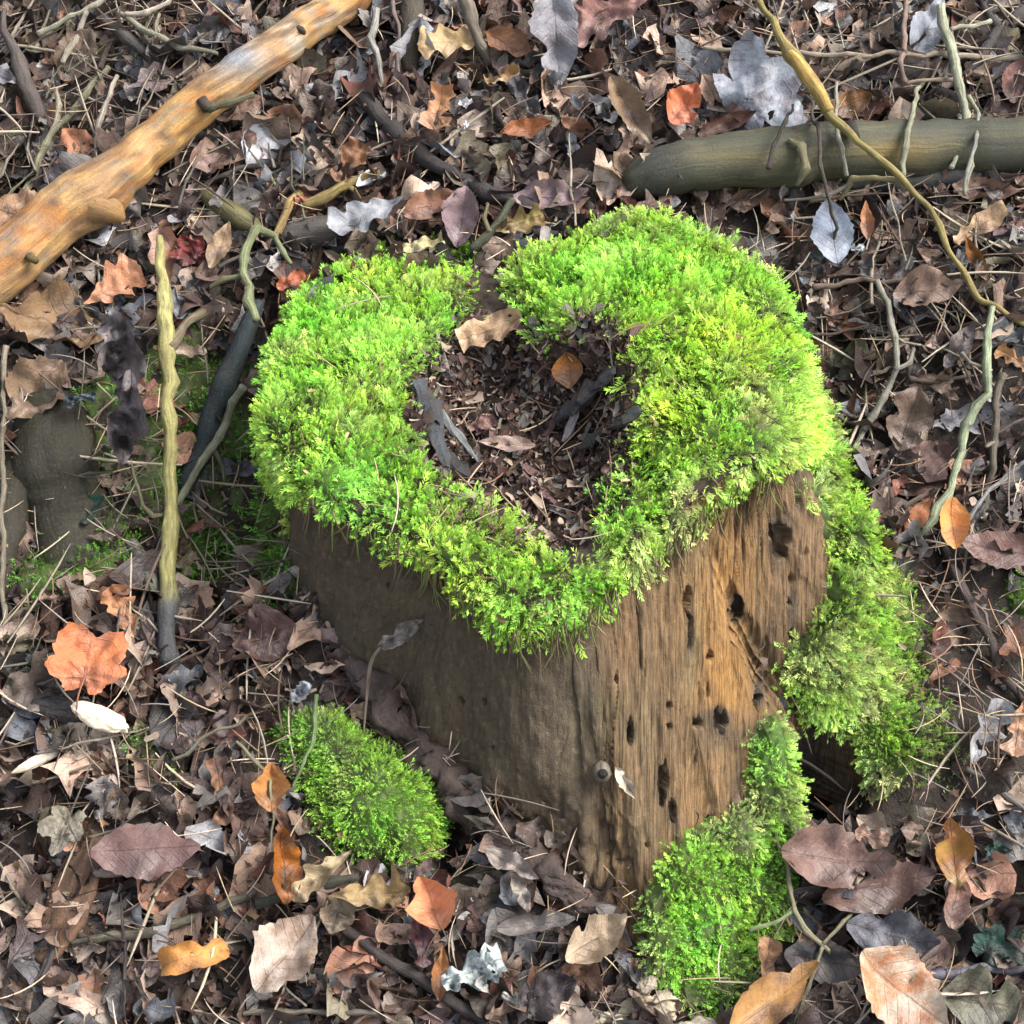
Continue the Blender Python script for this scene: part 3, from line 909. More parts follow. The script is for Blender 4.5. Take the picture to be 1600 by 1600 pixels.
def kink(P, rpx):
    rpx = np.broadcast_to(np.asarray(rpx, float), (len(P),))
    if rpx.max() > 25: return P, rpx
    Q, r = [], []
    for i in range(len(P) - 1):
        n = max(1, int(np.linalg.norm(P[i + 1] - P[i]) / 0.016))
        for t in np.linspace(0, 1, n, endpoint=False):
            Q.append(P[i] * (1 - t) + P[i + 1] * t); r.append(rpx[i] * (1 - t) + rpx[i + 1] * t)
    Q.append(P[-1]); r.append(rpx[-1])
    Q, r = np.array(Q), np.array(r)
    kr = np.random.default_rng(int(abs(P[0, 0] * 9e4)) + 7)
    Q[1:-1] += kr.normal(size=(len(Q) - 2, 3)) * (0.0006 + np.where(r[1:-1, None] > 7, .04, .28) * r[1:-1, None] * PXM * 1.6)
    r = r * kr.uniform(.82, 1.18, len(r))
    return Q, r

def stick(name, spec, rpx, color, mat=None, parent=None, stumpy=False, sides=8, rough=0.12, wig=0.002, pts=None, colfn=None, flat=1.0, seed=None):
    P = path(spec, stumpy) if pts is None else pts
    P, rpx = kink(P, rpx)
    rpx = np.broadcast_to(np.asarray(rpx, float), (len(P),))
    rr = np.array([r * PXM * depth_of(p) for r, p in zip(rpx, P)])
    V, F, uv = tube(P, rr, sides, PY.randint(1, 9999) if seed is None else seed, rough, wig, flat=flat, lin=np.max(rpx) < 9.5)
    c = np.array(color)[None] * (1 + 0.25 * fbm(uv[:, 0] * 30, uv[:, 1] * 3, 0, 3, 5))[:, None]
    if colfn: c = colfn(V, uv, c)
    return mk(name, V, F, mat or M_TWIG, parent, np.clip(c, 0.001, 1), uv)

# the peeled branch
def peeled_col(V, uv, c):
    px, py = proj(V)
    n = fbm(uv[:, 0] * 22, np.cos(uv[:, 1] * 6.283) * 1.5, np.sin(uv[:, 1] * 6.283) * 1.5, 3, 77)
    n2 = fbm(uv[:, 0] * 60, np.cos(uv[:, 1] * 6.283) * 3, np.sin(uv[:, 1] * 6.283) * 3, 3, 79)
    c = np.array([0.42, 0.245, 0.085]) + 0 * c
    def lay(w, rgb):
        nonlocal c
        c = c * (1 - np.clip(w, 0, 1)[:, None]) + np.array(rgb) * np.clip(w, 0, 1)[:, None]
    lay(sstep(0.0, 0.35, n), (0.26, 0.105, 0.022))
    lay(sstep(0.0, 0.4, -n) * 0.8, (0.36, 0.22, 0.095))
    lay(sstep(0.15, 0.45, n2) * 0.7, (0.28, 0.11, 0.03))
    top = sstep(0.55, 0.85, (V[:, 2] - 0) * 0 + np.abs(uv[:, 1] - 0.78) < 0.0) * 0
    lay(np.exp(-((px - 480) / 60) ** 2) * sstep(0.0, 0.3, -n2) * 0.9, (0.33, 0.29, 0.23))
    lay(np.exp(-((px - 370) / 50) ** 2 - ((py - 90) / 30) ** 2), (0.19, 0.205, 0.225))
    lay(sstep(0.05, 0.3, n2) * sstep(200, 140, px) * 0.4, (0.26, 0.17, 0.10))
    lay(np.exp(-((px - 160) / 26) ** 2) * 0.6, (0.2, 0.12, 0.065))
    n4 = fbm(uv[:, 0] * 30, np.cos(uv[:, 1] * 6.283) * 4, np.sin(uv[:, 1] * 6.283) * 4, 4, 85)
    lay(sstep(0.22, 0.36, n4) * .85, (0.09, 0.052, 0.028))
    lay(sstep(0.3, 0.42, -n4) * .6, (0.16, 0.15, 0.13))
    return c
PB = [(-60, 468, .05), (0, 420, .055), (80, 350, .06), (150, 300, .062), (185, 270, .064), (250, 213, .066), (320, 155, .068), (400, 98, .066), (470, 48, .06), (530, 10, .05), (600, -45, .04)]
branch = stick('peeled_branch', PB, [47, 47, 46, 50, 39, 35, 34, 32, 30, 31, 30], (0.4, 0.2, 0.06), M_PEELED, None, False, 24, 0.06, 0.003, colfn=peeled_col)
tag(branch, 'thick peeled orange branch lying across the litter beside the stump', 'branch')
stick('broken_knob', [(118, 330, .06), (150, 322, .068), (172, 330, .064), (192, 344, .05)], [22, 26, 23, 7], (0.27, 0.15, 0.055), M_PEELED, branch, sides=12, rough=.2)
stick('knot', [(314, 155, .094), (324, 164, .096), (330, 170, .088)], [8, 7, 4], (0.035, 0.025, 0.018), M_TWIG, branch, rough=.3)
stick('side_twig', [(325, 168, .09), (355, 160, .085), (395, 148, .07)], [8, 6, 4], (0.09, 0.085, 0.04), M_TWIG, branch)
stick('knot', [(46, 400, .092), (52, 405, .095), (57, 410, .088)], [7, 6, 4], (0.10, 0.07, 0.02), M_TWIG, branch, rough=.3)
stick('knot', [(464, 44, .088), (470, 47, .09), (476, 51, .084)], [6, 5, 3], (0.045, 0.03, 0.02), M_TWIG, branch, rough=.3)

# the green log and the dark one under it
def log_col(V, uv, c):
    px, py = proj(V)
    n = fbm(uv[:, 0] * 14, uv[:, 1] * 7, 0, 4, 81)
    n2 = fbm(uv[:, 0] * 24, np.cos(uv[:, 1] * 6.283) * 5, np.sin(uv[:, 1] * 6.283) * 5, 3, 83)
    c = np.array([0.044, 0.049, 0.031]) + 0 * c
    def lay(w, rgb):
        nonlocal c
        c = c * (1 - np.clip(w, 0, 1)[:, None]) + np.array(rgb) * np.clip(w, 0, 1)[:, None]
    lay(sstep(0, 0.5, n2) * 0.8, (0.034, 0.038, 0.027))
    lay(sstep(0.05, 0.4, -n2) * 0.7, (0.085, 0.076, 0.036))
    lay(np.exp(-((px - 1400) / 60) ** 2 - ((py - 235) / 16) ** 2), (0.17, 0.12, 0.03))
    lay(np.exp(-((px - 1160) / 90) ** 2 - ((py - 245) / 14) ** 2) * .8, (0.115, 0.098, 0.036))
    lay(np.exp(-((px - 1030) / 40) ** 2), (0.03, 0.035, 0.028))
    return c
LG = [(985, 290, .015), (1018, 274, .03), (1060, 262, .038), (1140, 252, .042), (1215, 246, .044), (1240, 246, .044), (1262, 238, .044), (1360, 236, .046), (1480, 232, .046), (1600, 226, .046), (1720, 222, .04)]
log = stick('green_log', LG, [25, 36, 40, 44, 48, 47, 46, 46, 45, 43, 40], (0.08, 0.085, 0.05), M_LOG, None, False, 20, 0.07, 0.003, colfn=log_col)
tag(log, 'algae green debarked log with a broken end behind the stump', 'log')
stick('knot_hole', [(1328, 196, .098), (1333, 207, .101), (1337, 217, .096)], [9, 10, 6], (0.008, 0.007, 0.006), M_TWIG, log, rough=.3)
stick('splinter', [(1245, 290, .075), (1258, 262, .088), (1250, 230, .094), (1232, 218, .088)], [3, 7, 7, 3], (0.13, 0.115, 0.06), M_LOG, log, rough=.3)
under = stick('dark_log', [(1310, 292, .016), (1400, 284, .022), (1500, 276, .024), (1600, 270, .024), (1720, 262, .02)], [10, 15, 17, 17, 16], (0.05, 0.055, 0.055), M_LOG, None, False, 12, 0.12, 0.003)
tag(under, 'thin dark log tucked under the algae green log', 'log')

STICKS = [
 ('upright_stick', [(262, 1035, .03), (264, 950, .05), (262, 900, .055), (266, 800, .06), (266, 700, .075), (263, 600, .085), (262, 520, .09), (255, 440, .085), (248, 368, .07)], [15, 15, 12, 12, 12, 12, 13, 10, 5],
  (0.33, 0.30, 0.11), 'upright pale yellow stick with a blackened foot left of the stump', 'stick',
  [('fork', [(266, 545, .09), (285, 510, .07), (318, 488, .05)], [10, 9, 7], (0.16, 0.13, 0.08)), ('side_twig', [(268, 803, .055), (240, 808, .05), (222, 790, .04), (205, 720, .03)], [4, 4, 3, 2], (0.12, 0.12, 0.06))]),
 ('lichened_twig', [(277, 788, .05), (300, 742, .06), (330, 700, .075), (352, 655, .085), (382, 605, .10)], [5, 6, 6, 6, 7], (0.17, 0.18, 0.12), 'grey lichened twig rising from upright stick to the moss', 'twig',
  [('side_twig', [(333, 700, .07), (345, 728, .06), (352, 752, .05)], [3.5, 3, 2], (0.17, 0.16, 0.10))]),
 ('bent_twig', [(402, 500, .10), (390, 470, .10), (381, 430, .10), (385, 385, .095), (402, 360, .09), (425, 372, .08), (455, 412, .07)], [6, 7, 6, 7, 8, 5, 3], (0.17, 0.19, 0.09), 'bent green grey twig arching at the left edge of the stump moss', 'twig',
  [('side_twig', [(381, 432, .10), (350, 434, .09), (330, 450, .08)], [4, 4, 3], (0.16, 0.16, 0.08))]),
 ('dark_stick', [(288, 765, .01), (318, 690, .02), (352, 600, .035), (382, 530, .05), (402, 470, .06)], [12, 19, 20, 18, 10], (0.012, 0.028, 0.034), 'smooth dark teal stick leaning in the gap left of the stump', 'stick', []),
 ('black_stick', [(520, 130, .02), (570, 160, .022), (640, 228, .026), (690, 262, .026), (760, 298, .026), (820, 322, .024), (895, 340, .018)], [8, 13, 14, 13, 13, 13, 8], (0.022, 0.02, 0.022), 'long black wet stick lying diagonally behind the stump', 'stick', []),
 ('yellow_twig', [(1178, -20, .10), (1215, 50, .11), (1236, 88, .115), (1270, 130, .115), (1298, 178, .115), (1345, 228, .12), (1412, 284, .11), (1450, 325, .09), (1490, 400, .06), (1532, 462, .045), (1600, 508, .03)],
  [5, 6, 11, 13, 9, 5, 6, 5, 5, 5, 5], (0.24, 0.19, 0.06), 'yellow barked broken twig crossing over the green log', 'twig',
  [('stripped_end', [(1232, 84, .122), (1262, 118, .125), (1296, 172, .12)], [8, 13, 9], (0.42, 0.27, 0.07)), ('side_twig', [(1410, 283, .108), (1370, 278, .09), (1332, 284, .07), (1312, 312, .05)], [4, 4, 5, 3], (0.22, 0.18, 0.09)),
   ('side_twig', [(1332, 286, .07), (1290, 306, .05), (1225, 312, .03)], [3, 3, 2], (0.22, 0.20, 0.17))]),
 ('lichen_twig', [(1468, 10, .07), (1478, 60, .07), (1500, 110, .07), (1512, 180, .07), (1500, 220, .068), (1485, 265, .06)], [7, 8, 7, 6, 4, 3], (0.30, 0.31, 0.21), 'pale lichen coated twig hanging in front of the green log', 'twig',
  [('side_twig', [(1512, 150, .07), (1530, 180, .065), (1520, 240, .06), (1508, 300, .05)], [4, 3, 3, 3], (0.25, 0.26, 0.17)), ('side_twig', [(1486, 44, .07), (1520, 38, .06), (1548, 32, .05)], [3, 4, 4], (0.36, 0.34, 0.26))]),
 ('grey_twig', [(1370, 440, .05), (1390, 475, .05), (1397, 530, .05), (1398, 575, .05), (1378, 622, .045), (1350, 672, .035), (1318, 732, .02)], [4, 5, 5, 5, 5, 5, 4], (0.21, 0.20, 0.16), 'forked grey twig curving down beside the right flank of the stump', 'twig',
  [('side_twig', [(1398, 577, .05), (1420, 565, .045), (1428, 545, .04)], [4, 4, 3], (0.20, 0.19, 0.15))]),
 ('lichened_twig', [(1550, 480, .05), (1541, 540, .05), (1545, 612, .05), (1512, 660, .05), (1500, 705, .05), (1478, 775, .04), (1448, 832, .03), (1405, 866, .02), (1375, 905, .012)], [5, 6, 6, 7, 6, 7, 6, 5, 4], (0.27, 0.31, 0.19), 'crooked pale green lichened twig on the right bank', 'twig',
  [('side_twig', [(1541, 575, .05), (1515, 565, .045), (1502, 552, .04)], [3, 3, 3], (0.24, 0.22, 0.17))]),
 ('brown_twig', [(1572, 585, .04), (1556, 640, .04), (1552, 700, .04), (1545, 760, .03), (1532, 810, .015)], [6, 6, 5, 6, 6], (0.12, 0.10, 0.075), 'knobbly brown twig next to the crooked pale green twig', 'twig',
  [('side_twig', [(1552, 690, .04), (1540, 698, .045)], [5, 3], (0.2, 0.17, 0.13)), ('side_twig', [(1556, 676, .038), (1590, 664, .03), (1620, 648, .02)], [3, 3, 2], (0.10, 0.08, 0.07))]),
 ('thin_twig', [(1620, 712, .05), (1570, 740, .05), (1530, 790, .045), (1508, 815, .04)], [3, 3, 3, 4], (0.22, 0.22, 0.22), 'thin bluish grey twig arching onto the orange cupped leaf', 'twig', []),
 ('dark_root', [(1470, 840, .01), (1492, 890, .02), (1520, 950, .02), (1545, 1005, .018), (1580, 1070, .012), (1610, 1120, .006)], [6, 7, 7, 7, 6, 5], (0.05, 0.035, 0.032), 'dark wiry root running down the bare soil at right', 'root',
  [('rootlet', [(1512, 930, .02), (1540, 960, .02), (1552, 1010, .015), (1600, 1065, .008)], [2.5, 2.5, 2.5, 2], (0.2, 0.16, 0.14))]),
 ('brown_twig', [(1270, 448, .03), (1350, 440, .035), (1420, 438, .035), (1500, 450, .035), (1620, 472, .03)], [5, 4, 4, 4, 3], (0.16, 0.115, 0.09), 'long thin brown twig lying level below the green log', 'twig', []),
 ('straw_stalk', [(1100, 75, .045), (1180, 82, .045), (1300, 86, .05), (1420, 85, .05), (1500, 88, .05), (1620, 90, .05)], [3, 3.5, 3.5, 4, 4.5, 4.5], (0.33, 0.27, 0.2), 'straight pale straw stem above the green log', 'stem', []),
 ('brown_twig', [(1420, -10, .06), (1412, 60, .06), (1405, 100, .06), (1414, 128, .05)], [3, 4, 4, 4], (0.22, 0.15, 0.12), 'short upright brown twig next to pale lichen coated twig', 'twig', [('side_twig', [(1414, 130, .05), (1470, 128, .05), (1490, 124, .045)], [3, 3.5, 3], (0.3, 0.23, 0.17))]),
 ('dark_twig', [(1600, 20, .04), (1560, 50, .04), (1530, 90, .04), (1500, 120, .03)], [12, 11, 8, 4], (0.035, 0.03, 0.032), 'dark forked branchlet beyond the lichen coated twig', 'twig', [('side_twig', [(1560, 45, .04), (1535, 15, .04), (1528, -20, .04)], [7, 6, 5], (0.035, 0.03, 0.035))]),
 ('thin_twig', [(1262, 150, .05), (1278, 210, .10), (1285, 260, .10), (1295, 300, .08), (1302, 360, .05), (1305, 400, .03)], [2.5, 3, 3, 3, 3, 2], (0.06, 0.05, 0.042), 'thin dark twig hanging across the log in front of the silver leaf', 'twig', []),
 ('thin_twig', [(1240, 165, .05), (1225, 190, .1), (1210, 225, .1), (1198, 262, .095)], [2, 3, 3, 3], (0.03, 0.024, 0.02), 'short dark twig lying across the left end of the green log', 'twig', []),
 ('thin_twig', [(1308, 130, .06), (1305, 190, .1), (1312, 235, .1), (1322, 275, .08)], [2.5, 3, 4, 3], (0.27, 0.26, 0.2), 'pale twig crossing the middle of the green log', 'twig', []),
 ('thin_twig', [(1440, 130, .05), (1422, 190, .095), (1416, 230, .1), (1412, 275, .085)], [3, 4, 5, 4], (0.25, 0.25, 0.16), 'greenish twig crossing the log next to its yellow patch', 'twig', []),
 ('thin_twig', [(1530, 180, .08), (1522, 230, .09), (1512, 270, .085), (1507, 305, .06)], [3, 3, 3.5, 3], (0.25, 0.24, 0.2), 'grey twig dangling over the right part of the log', 'twig', []),
 ('brown_twig', [(720, -10, .07), (735, 30, .06), (752, 75, .05), (765, 100, .035)], [9, 8, 8, 5], (0.14, 0.115, 0.085), 'thick dull brown twig resting on the tan oak leaf', 'twig', []),
 ('pale_twig', [(585, 15, .05), (582, 60, .05), (590, 100, .045), (600, 135, .03)], [5, 5, 5, 4], (0.26, 0.25, 0.22), 'pale grey curved twig beside the upper end of peeled branch', 'twig', []),
 ('thin_twig', [(615, -10, .05), (622, 40, .05), (622, 90, .04), (623, 145, .03)], [4, 3, 3, 3], (0.16, 0.12, 0.11), 'thin upright reddish brown twig behind the black stick', 'twig', []),
 ('dark_post', [(655, -40, .03), (645, 10, .035), (640, 60, .03), (640, 110, .015)], [20, 19, 18, 12], (0.045, 0.037, 0.025), 'dark mossy stub standing in shade behind the pale grey twig', 'stub', []),
 ('tan_twig', [(430, 375, .03), (440, 345, .035), (452, 318, .035), (468, 302, .03)], [6, 6, 7, 8], (0.30, 0.2, 0.07), 'snapped ochre twig leaning behind the left moss lobe', 'twig', []),
 ('tan_twig', [(470, 322, .03), (505, 308, .035), (540, 290, .035), (590, 268, .03)], [8, 8, 8, 6], (0.25, 0.18, 0.06), 'ochre barked stick behind the left moss lobe', 'stick', [('side_twig', [(540, 290, .035), (556, 300, .03), (560, 312, .025)], [4, 4, 3], (0.22, 0.16, 0.06))]),
 ('olive_stick', [(318, 300, .02), (350, 322, .025), (380, 345, .025), (410, 362, .02)], [14, 15, 14, 9], (0.10, 0.09, 0.035), 'short thick olive stick between peeled branch and stump', 'stick', []),
 ('grey_log', [(440, 372, .012), (500, 362, .018), (560, 352, .02), (610, 345, .015)], [24, 26, 26, 18], (0.075, 0.068, 0.06), 'smooth grey brown wood piece under the silvery leaf', 'wood', []),
 ('dark_twig', [(740, 392, .03), (760, 370, .04), (780, 345, .05), (800, 310, .05)], [6, 7, 7, 5], (0.05, 0.06, 0.035), 'short dark mossy twig standing at the back rim of the stump', 'twig', [('side_twig', [(766, 362, .045), (758, 340, .05), (762, 318, .045)], [4, 4, 3], (0.14, 0.11, 0.06))]),
 ('dark_twig', [(480, 240, .02), (432, 258, .03), (370, 262, .03), (310, 298, .02)], [4, 4, 3.5, 3], (0.06, 0.048, 0.045), 'wavy dark twig below the peeled branch', 'twig', []),
 ('grey_stick', [(300, 952, .015), (350, 938, .02), (400, 920, .02), (440, 908, .015)], [7, 9, 9, 8], (0.17, 0.155, 0.09), 'grey green stick wedged between upright stick and stump', 'stick', []),
 ('grey_stub', [(205, 850, .02), (225, 890, .025), (240, 920, .025), (252, 945, .02)], [11, 11, 11, 9], (0.10, 0.105, 0.075), 'stubby grey stem lying against the foot of the upright stick', 'stick', []),
 ('long_twig', [(-10, 980, .02), (30, 958, .02), (90, 935, .022), (170, 918, .02)], [5, 5, 5, 4], (0.14, 0.115, 0.07), 'slender brown twig below the dark green moss at left', 'twig', []),
 ('long_twig', [(10, 540, .06), (2, 620, .05), (6, 760, .04), (3, 900, .03), (8, 1000, .02)], [4, 4, 4, 4, 4], (0.2, 0.17, 0.12), 'long upright twig before the decayed root', 'twig', []),
 ('dark_twig', [(30, 1570, .02), (90, 1480, .025), (60, 1530, .02)], [5, 4, 4], (0.07, 0.06, 0.06), 'short dark twig in the front corner below the bark slab', 'twig', []),
 ('ridged_stick', [(75, 1472, .02), (150, 1468, .025), (240, 1452, .03), (330, 1425, .03), (400, 1395, .025)], [5, 6, 7, 8, 6], (0.115, 0.105, 0.075), 'grey ridged stick lying across the litter under purple veined leaf', 'stick', []),
 ('black_twig', [(400, 1410, .03), (470, 1395, .035), (520, 1378, .04), (560, 1372, .035)], [7, 8, 8, 5], (0.04, 0.042, 0.03), 'dark mossy twig reaching to the crumpled tan leaf', 'twig', []),
 ('dark_stick', [(520, 1440, .02), (570, 1475, .025), (640, 1520, .028), (700, 1560, .025), (780, 1605, .02)], [8, 9, 9, 8, 7], (0.05, 0.04, 0.038), 'dark wet stick slanting down under the orange curled leaf', 'stick', []),
 ('long_twig', [(380, 1582, .03), (480, 1580, .03), (560, 1585, .03), (640, 1600, .03)], [4, 4.5, 4, 4], (0.16, 0.14, 0.11), 'long pale brown twig along the front edge of the litter', 'twig', []),
 ('grass_stem', [(498, 1085, .03), (492, 1130, .045), (480, 1190, .045), (458, 1230, .03)], [3.5, 3.5, 3, 2.5], (0.19, 0.27, 0.11), 'pale green curved stem in front of the left moss mound', 'stem', []),
 ('grass_stem', [(370, 1160, .03), (400, 1190, .035), (425, 1220, .04), (428, 1270, .035), (420, 1330, .02)], [2.5, 3, 3, 2.5, 2], (0.22, 0.2, 0.12), 'straw coloured stem bending past the amber leaf', 'stem', []),
 ('thin_twig', [(270, 1190, .03), (310, 1160, .04), (370, 1125, .035), (440, 1090, .02)], [3, 3, 3, 3], (0.17, 0.16, 0.11), 'thin grey twig between the white fungus and moss mound', 'twig', []),
 ('trailing_vine', [(1222, 1175, .02), (1208, 1240, .035), (1212, 1300, .04), (1228, 1350, .045), (1240, 1425, .05), (1262, 1450, .05), (1288, 1478, .045), (1312, 1498, .035)], [2.5, 3, 3.2, 3.5, 4, 5, 4, 3.5], (0.24, 0.22, 0.13), 'pale forked stem trailing over the mossy front root', 'stem',
  [('side_twig', [(1288, 1476, .046), (1320, 1440, .04), (1358, 1394, .03)], [3, 3, 2.5], (0.21, 0.2, 0.12)), ('side_twig', [(1286, 1480, .045), (1262, 1540, .04), (1240, 1605, .03)], [3, 3, 3], (0.22, 0.2, 0.13)), ('side_twig', [(1240, 1425, .05), (1210, 1436, .045), (1172, 1452, .035)], [4, 3.5, 3], (0.27, 0.33, 0.16))]),
 ('thin_twig', [(1430, 1510, .02), (1480, 1460, .025), (1540, 1410, .025), (1575, 1390, .02)], [5, 5, 4, 3], (0.14, 0.11, 0.095), 'straight brown twig behind the orange and white leaf', 'twig', []),
 ('purple_stalk', [(1420, 1520, .02), (1480, 1518, .025), (1560, 1512, .025), (1620, 1512, .02)], [7, 9, 7, 6], (0.12, 0.115, 0.15), 'flat purplish stem by the dark ivy leaf', 'stem', []),
 ('grey_twig', [(1510, 1200, .02), (1545, 1220, .025), (1580, 1245, .025), (1598, 1265, .02)], [4, 5, 5, 4], (0.12, 0.11, 0.10), 'short grey twig on bare soil right of the mossy buttress', 'twig', []),
 ('stick_stub', [(8, 15, .04), (12, 60, .05), (30, 100, .05), (48, 150, .04), (66, 190, .02)], [4, 7, 12, 14, 10], (0.075, 0.06, 0.055), 'thick dark brown stub near the small moss tuft at left', 'stick', []),
 ('grey_twig', [(30, 310, .02), (70, 230, .035), (100, 185, .04), (135, 145, .04), (168, 106, .03)], [5, 6, 5, 5, 4], (0.17, 0.165, 0.10), 'forked grey twig beside the small moss tuft', 'twig', [('side_twig', [(84, 205, .04), (92, 165, .04), (88, 138, .035)], [4, 4, 3], (0.28, 0.25, 0.18))]),
 ('pale_twig', [(150, 245, .03), (158, 190, .045), (170, 150, .05), (185, 118, .045)], [3.5, 4, 4, 3], (0.36, 0.3, 0.24), 'pale bare twig just above the peeled branch', 'twig', []),
 ('pale_twig', [(60, 52, .05), (110, 25, .06), (150, 10, .06), (190, -20, .05)], [4, 4.5, 4.5, 4], (0.34, 0.32, 0.23), 'pale bent twig in the tangle above the peeled branch', 'twig', [('side_twig', [(135, 17, .06), (118, 60, .055), (98, 98, .045)], [4, 5, 4], (0.33, 0.29, 0.22))]),
 ('grey_twig', [(185, 20, .05), (220, 45, .055), (255, 65, .055), (300, 80, .04), (340, 85, .03)], [4, 5, 5.5, 5, 3], (0.23, 0.22, 0.16), 'curved grey twig above the middle of peeled branch', 'twig', [('side_twig', [(242, 60, .056), (245, 40, .06), (250, 22, .055)], [3, 3.5, 3], (0.24, 0.22, 0.15))]),
 ('dark_twig', [(160, 30, .03), (200, 60, .035), (240, 90, .035), (260, 115, .025)], [8, 9, 8, 6], (0.06, 0.055, 0.048), 'thick dull twig behind the curved grey twig', 'twig', []),
 ('pale_twig', [(195, 25, .06), (230, 18, .06), (262, 2, .06), (285, -20, .05)], [3, 5, 3.5, 3], (0.42, 0.36, 0.28), 'whitish flattened twig at the top of the tangle', 'twig', []),
]
for nm, spec, rp, c, lab, cat, kids in STICKS:
    stumpy = nm in ('trailing_vine',)
    def foot_dark(V, uv, cc):
        if nm != 'upright_stick': return cc
        px, py = proj(V)
        w = sstep(900, 950, py)[:, None]
        return cc * (1 - w) + np.array([0.045, 0.05, 0.055]) * w
    o = tag(stick(nm, spec, rp, c, M_TWIG, None, False, 10 if max(rp) > 8 else 7, 0.14, 0.003, colfn=foot_dark), lab, cat)
    for kn, ks, kr, kc in kids:
        stick(kn, ks, kr, kc, M_TWIG, o, False, 6, 0.15, 0.002)

# bark left round the foot of the stump; the hollow stub and broken shards
BK = [(545, 1035), (590, 1082), (640, 1135), (690, 1200), (745, 1270), (820, 1330), (890, 1385), (965, 1432)]
bp = np.array([ghit(a, b) - ray(a, b) * 0.012 for a, b in BK])
V, F, uv = tube(bp, [0.012, 0.020, 0.022, 0.021, 0.020, 0.018, 0.016, 0.010], 30, 91, 0.55, 0.010, 0.003, flat=.7)
bn = unit(V - bp.mean(0)); V = V + bn * (.006 * fbm(V[:, 0] * 110, V[:, 1] * 110, V[:, 2] * 110, 4, 97) + .004 * np.round(2 * fbm(V[:, 0] * 50, V[:, 1] * 50, V[:, 2] * 50, 2, 98)))[:, None]
c = np.array([0.062, 0.043, 0.038])[None] * (1 + 0.7 * fbm(V[:, 0] * 60, V[:, 1] * 60, V[:, 2] * 60, 3, 93))[:, None]
mk('bark', L(V), F, M_BARK, stump, np.clip(c, 0.004, 1), uv)
def on_wall(px, py, lift): return shit(px, py)[0] - ray(px, py) * lift
P = np.array([on_wall(942, 1204, 0.0), on_wall(942, 1210, 0.006), on_wall(943, 1214, 0.012)])
V, F, uv = tube(P, [0.010, 0.0075, 0.0056], 14, 5, 0.4, 0, 0.002)
mk('twig_stub', L(V), F, M_TWIG, stump, (0.16, 0.135, 0.10), uv)
P = np.array([on_wall(942, 1209, 0.0125), on_wall(942, 1210, 0.0165)])
V, F, uv = tube(P, [0.0046, 0.0044], 12, 6, 0.25, 0, 0.002)
mk('stub_hole', L(V), F, M_TWIG, stump, (0.006, 0.005, 0.004), uv)

# ------------------------------------------------------------------ leaves
def smooth_noise1(x, seed, f): return fbm(np.asarray(x) * f, 3.7, 0, 2, seed)

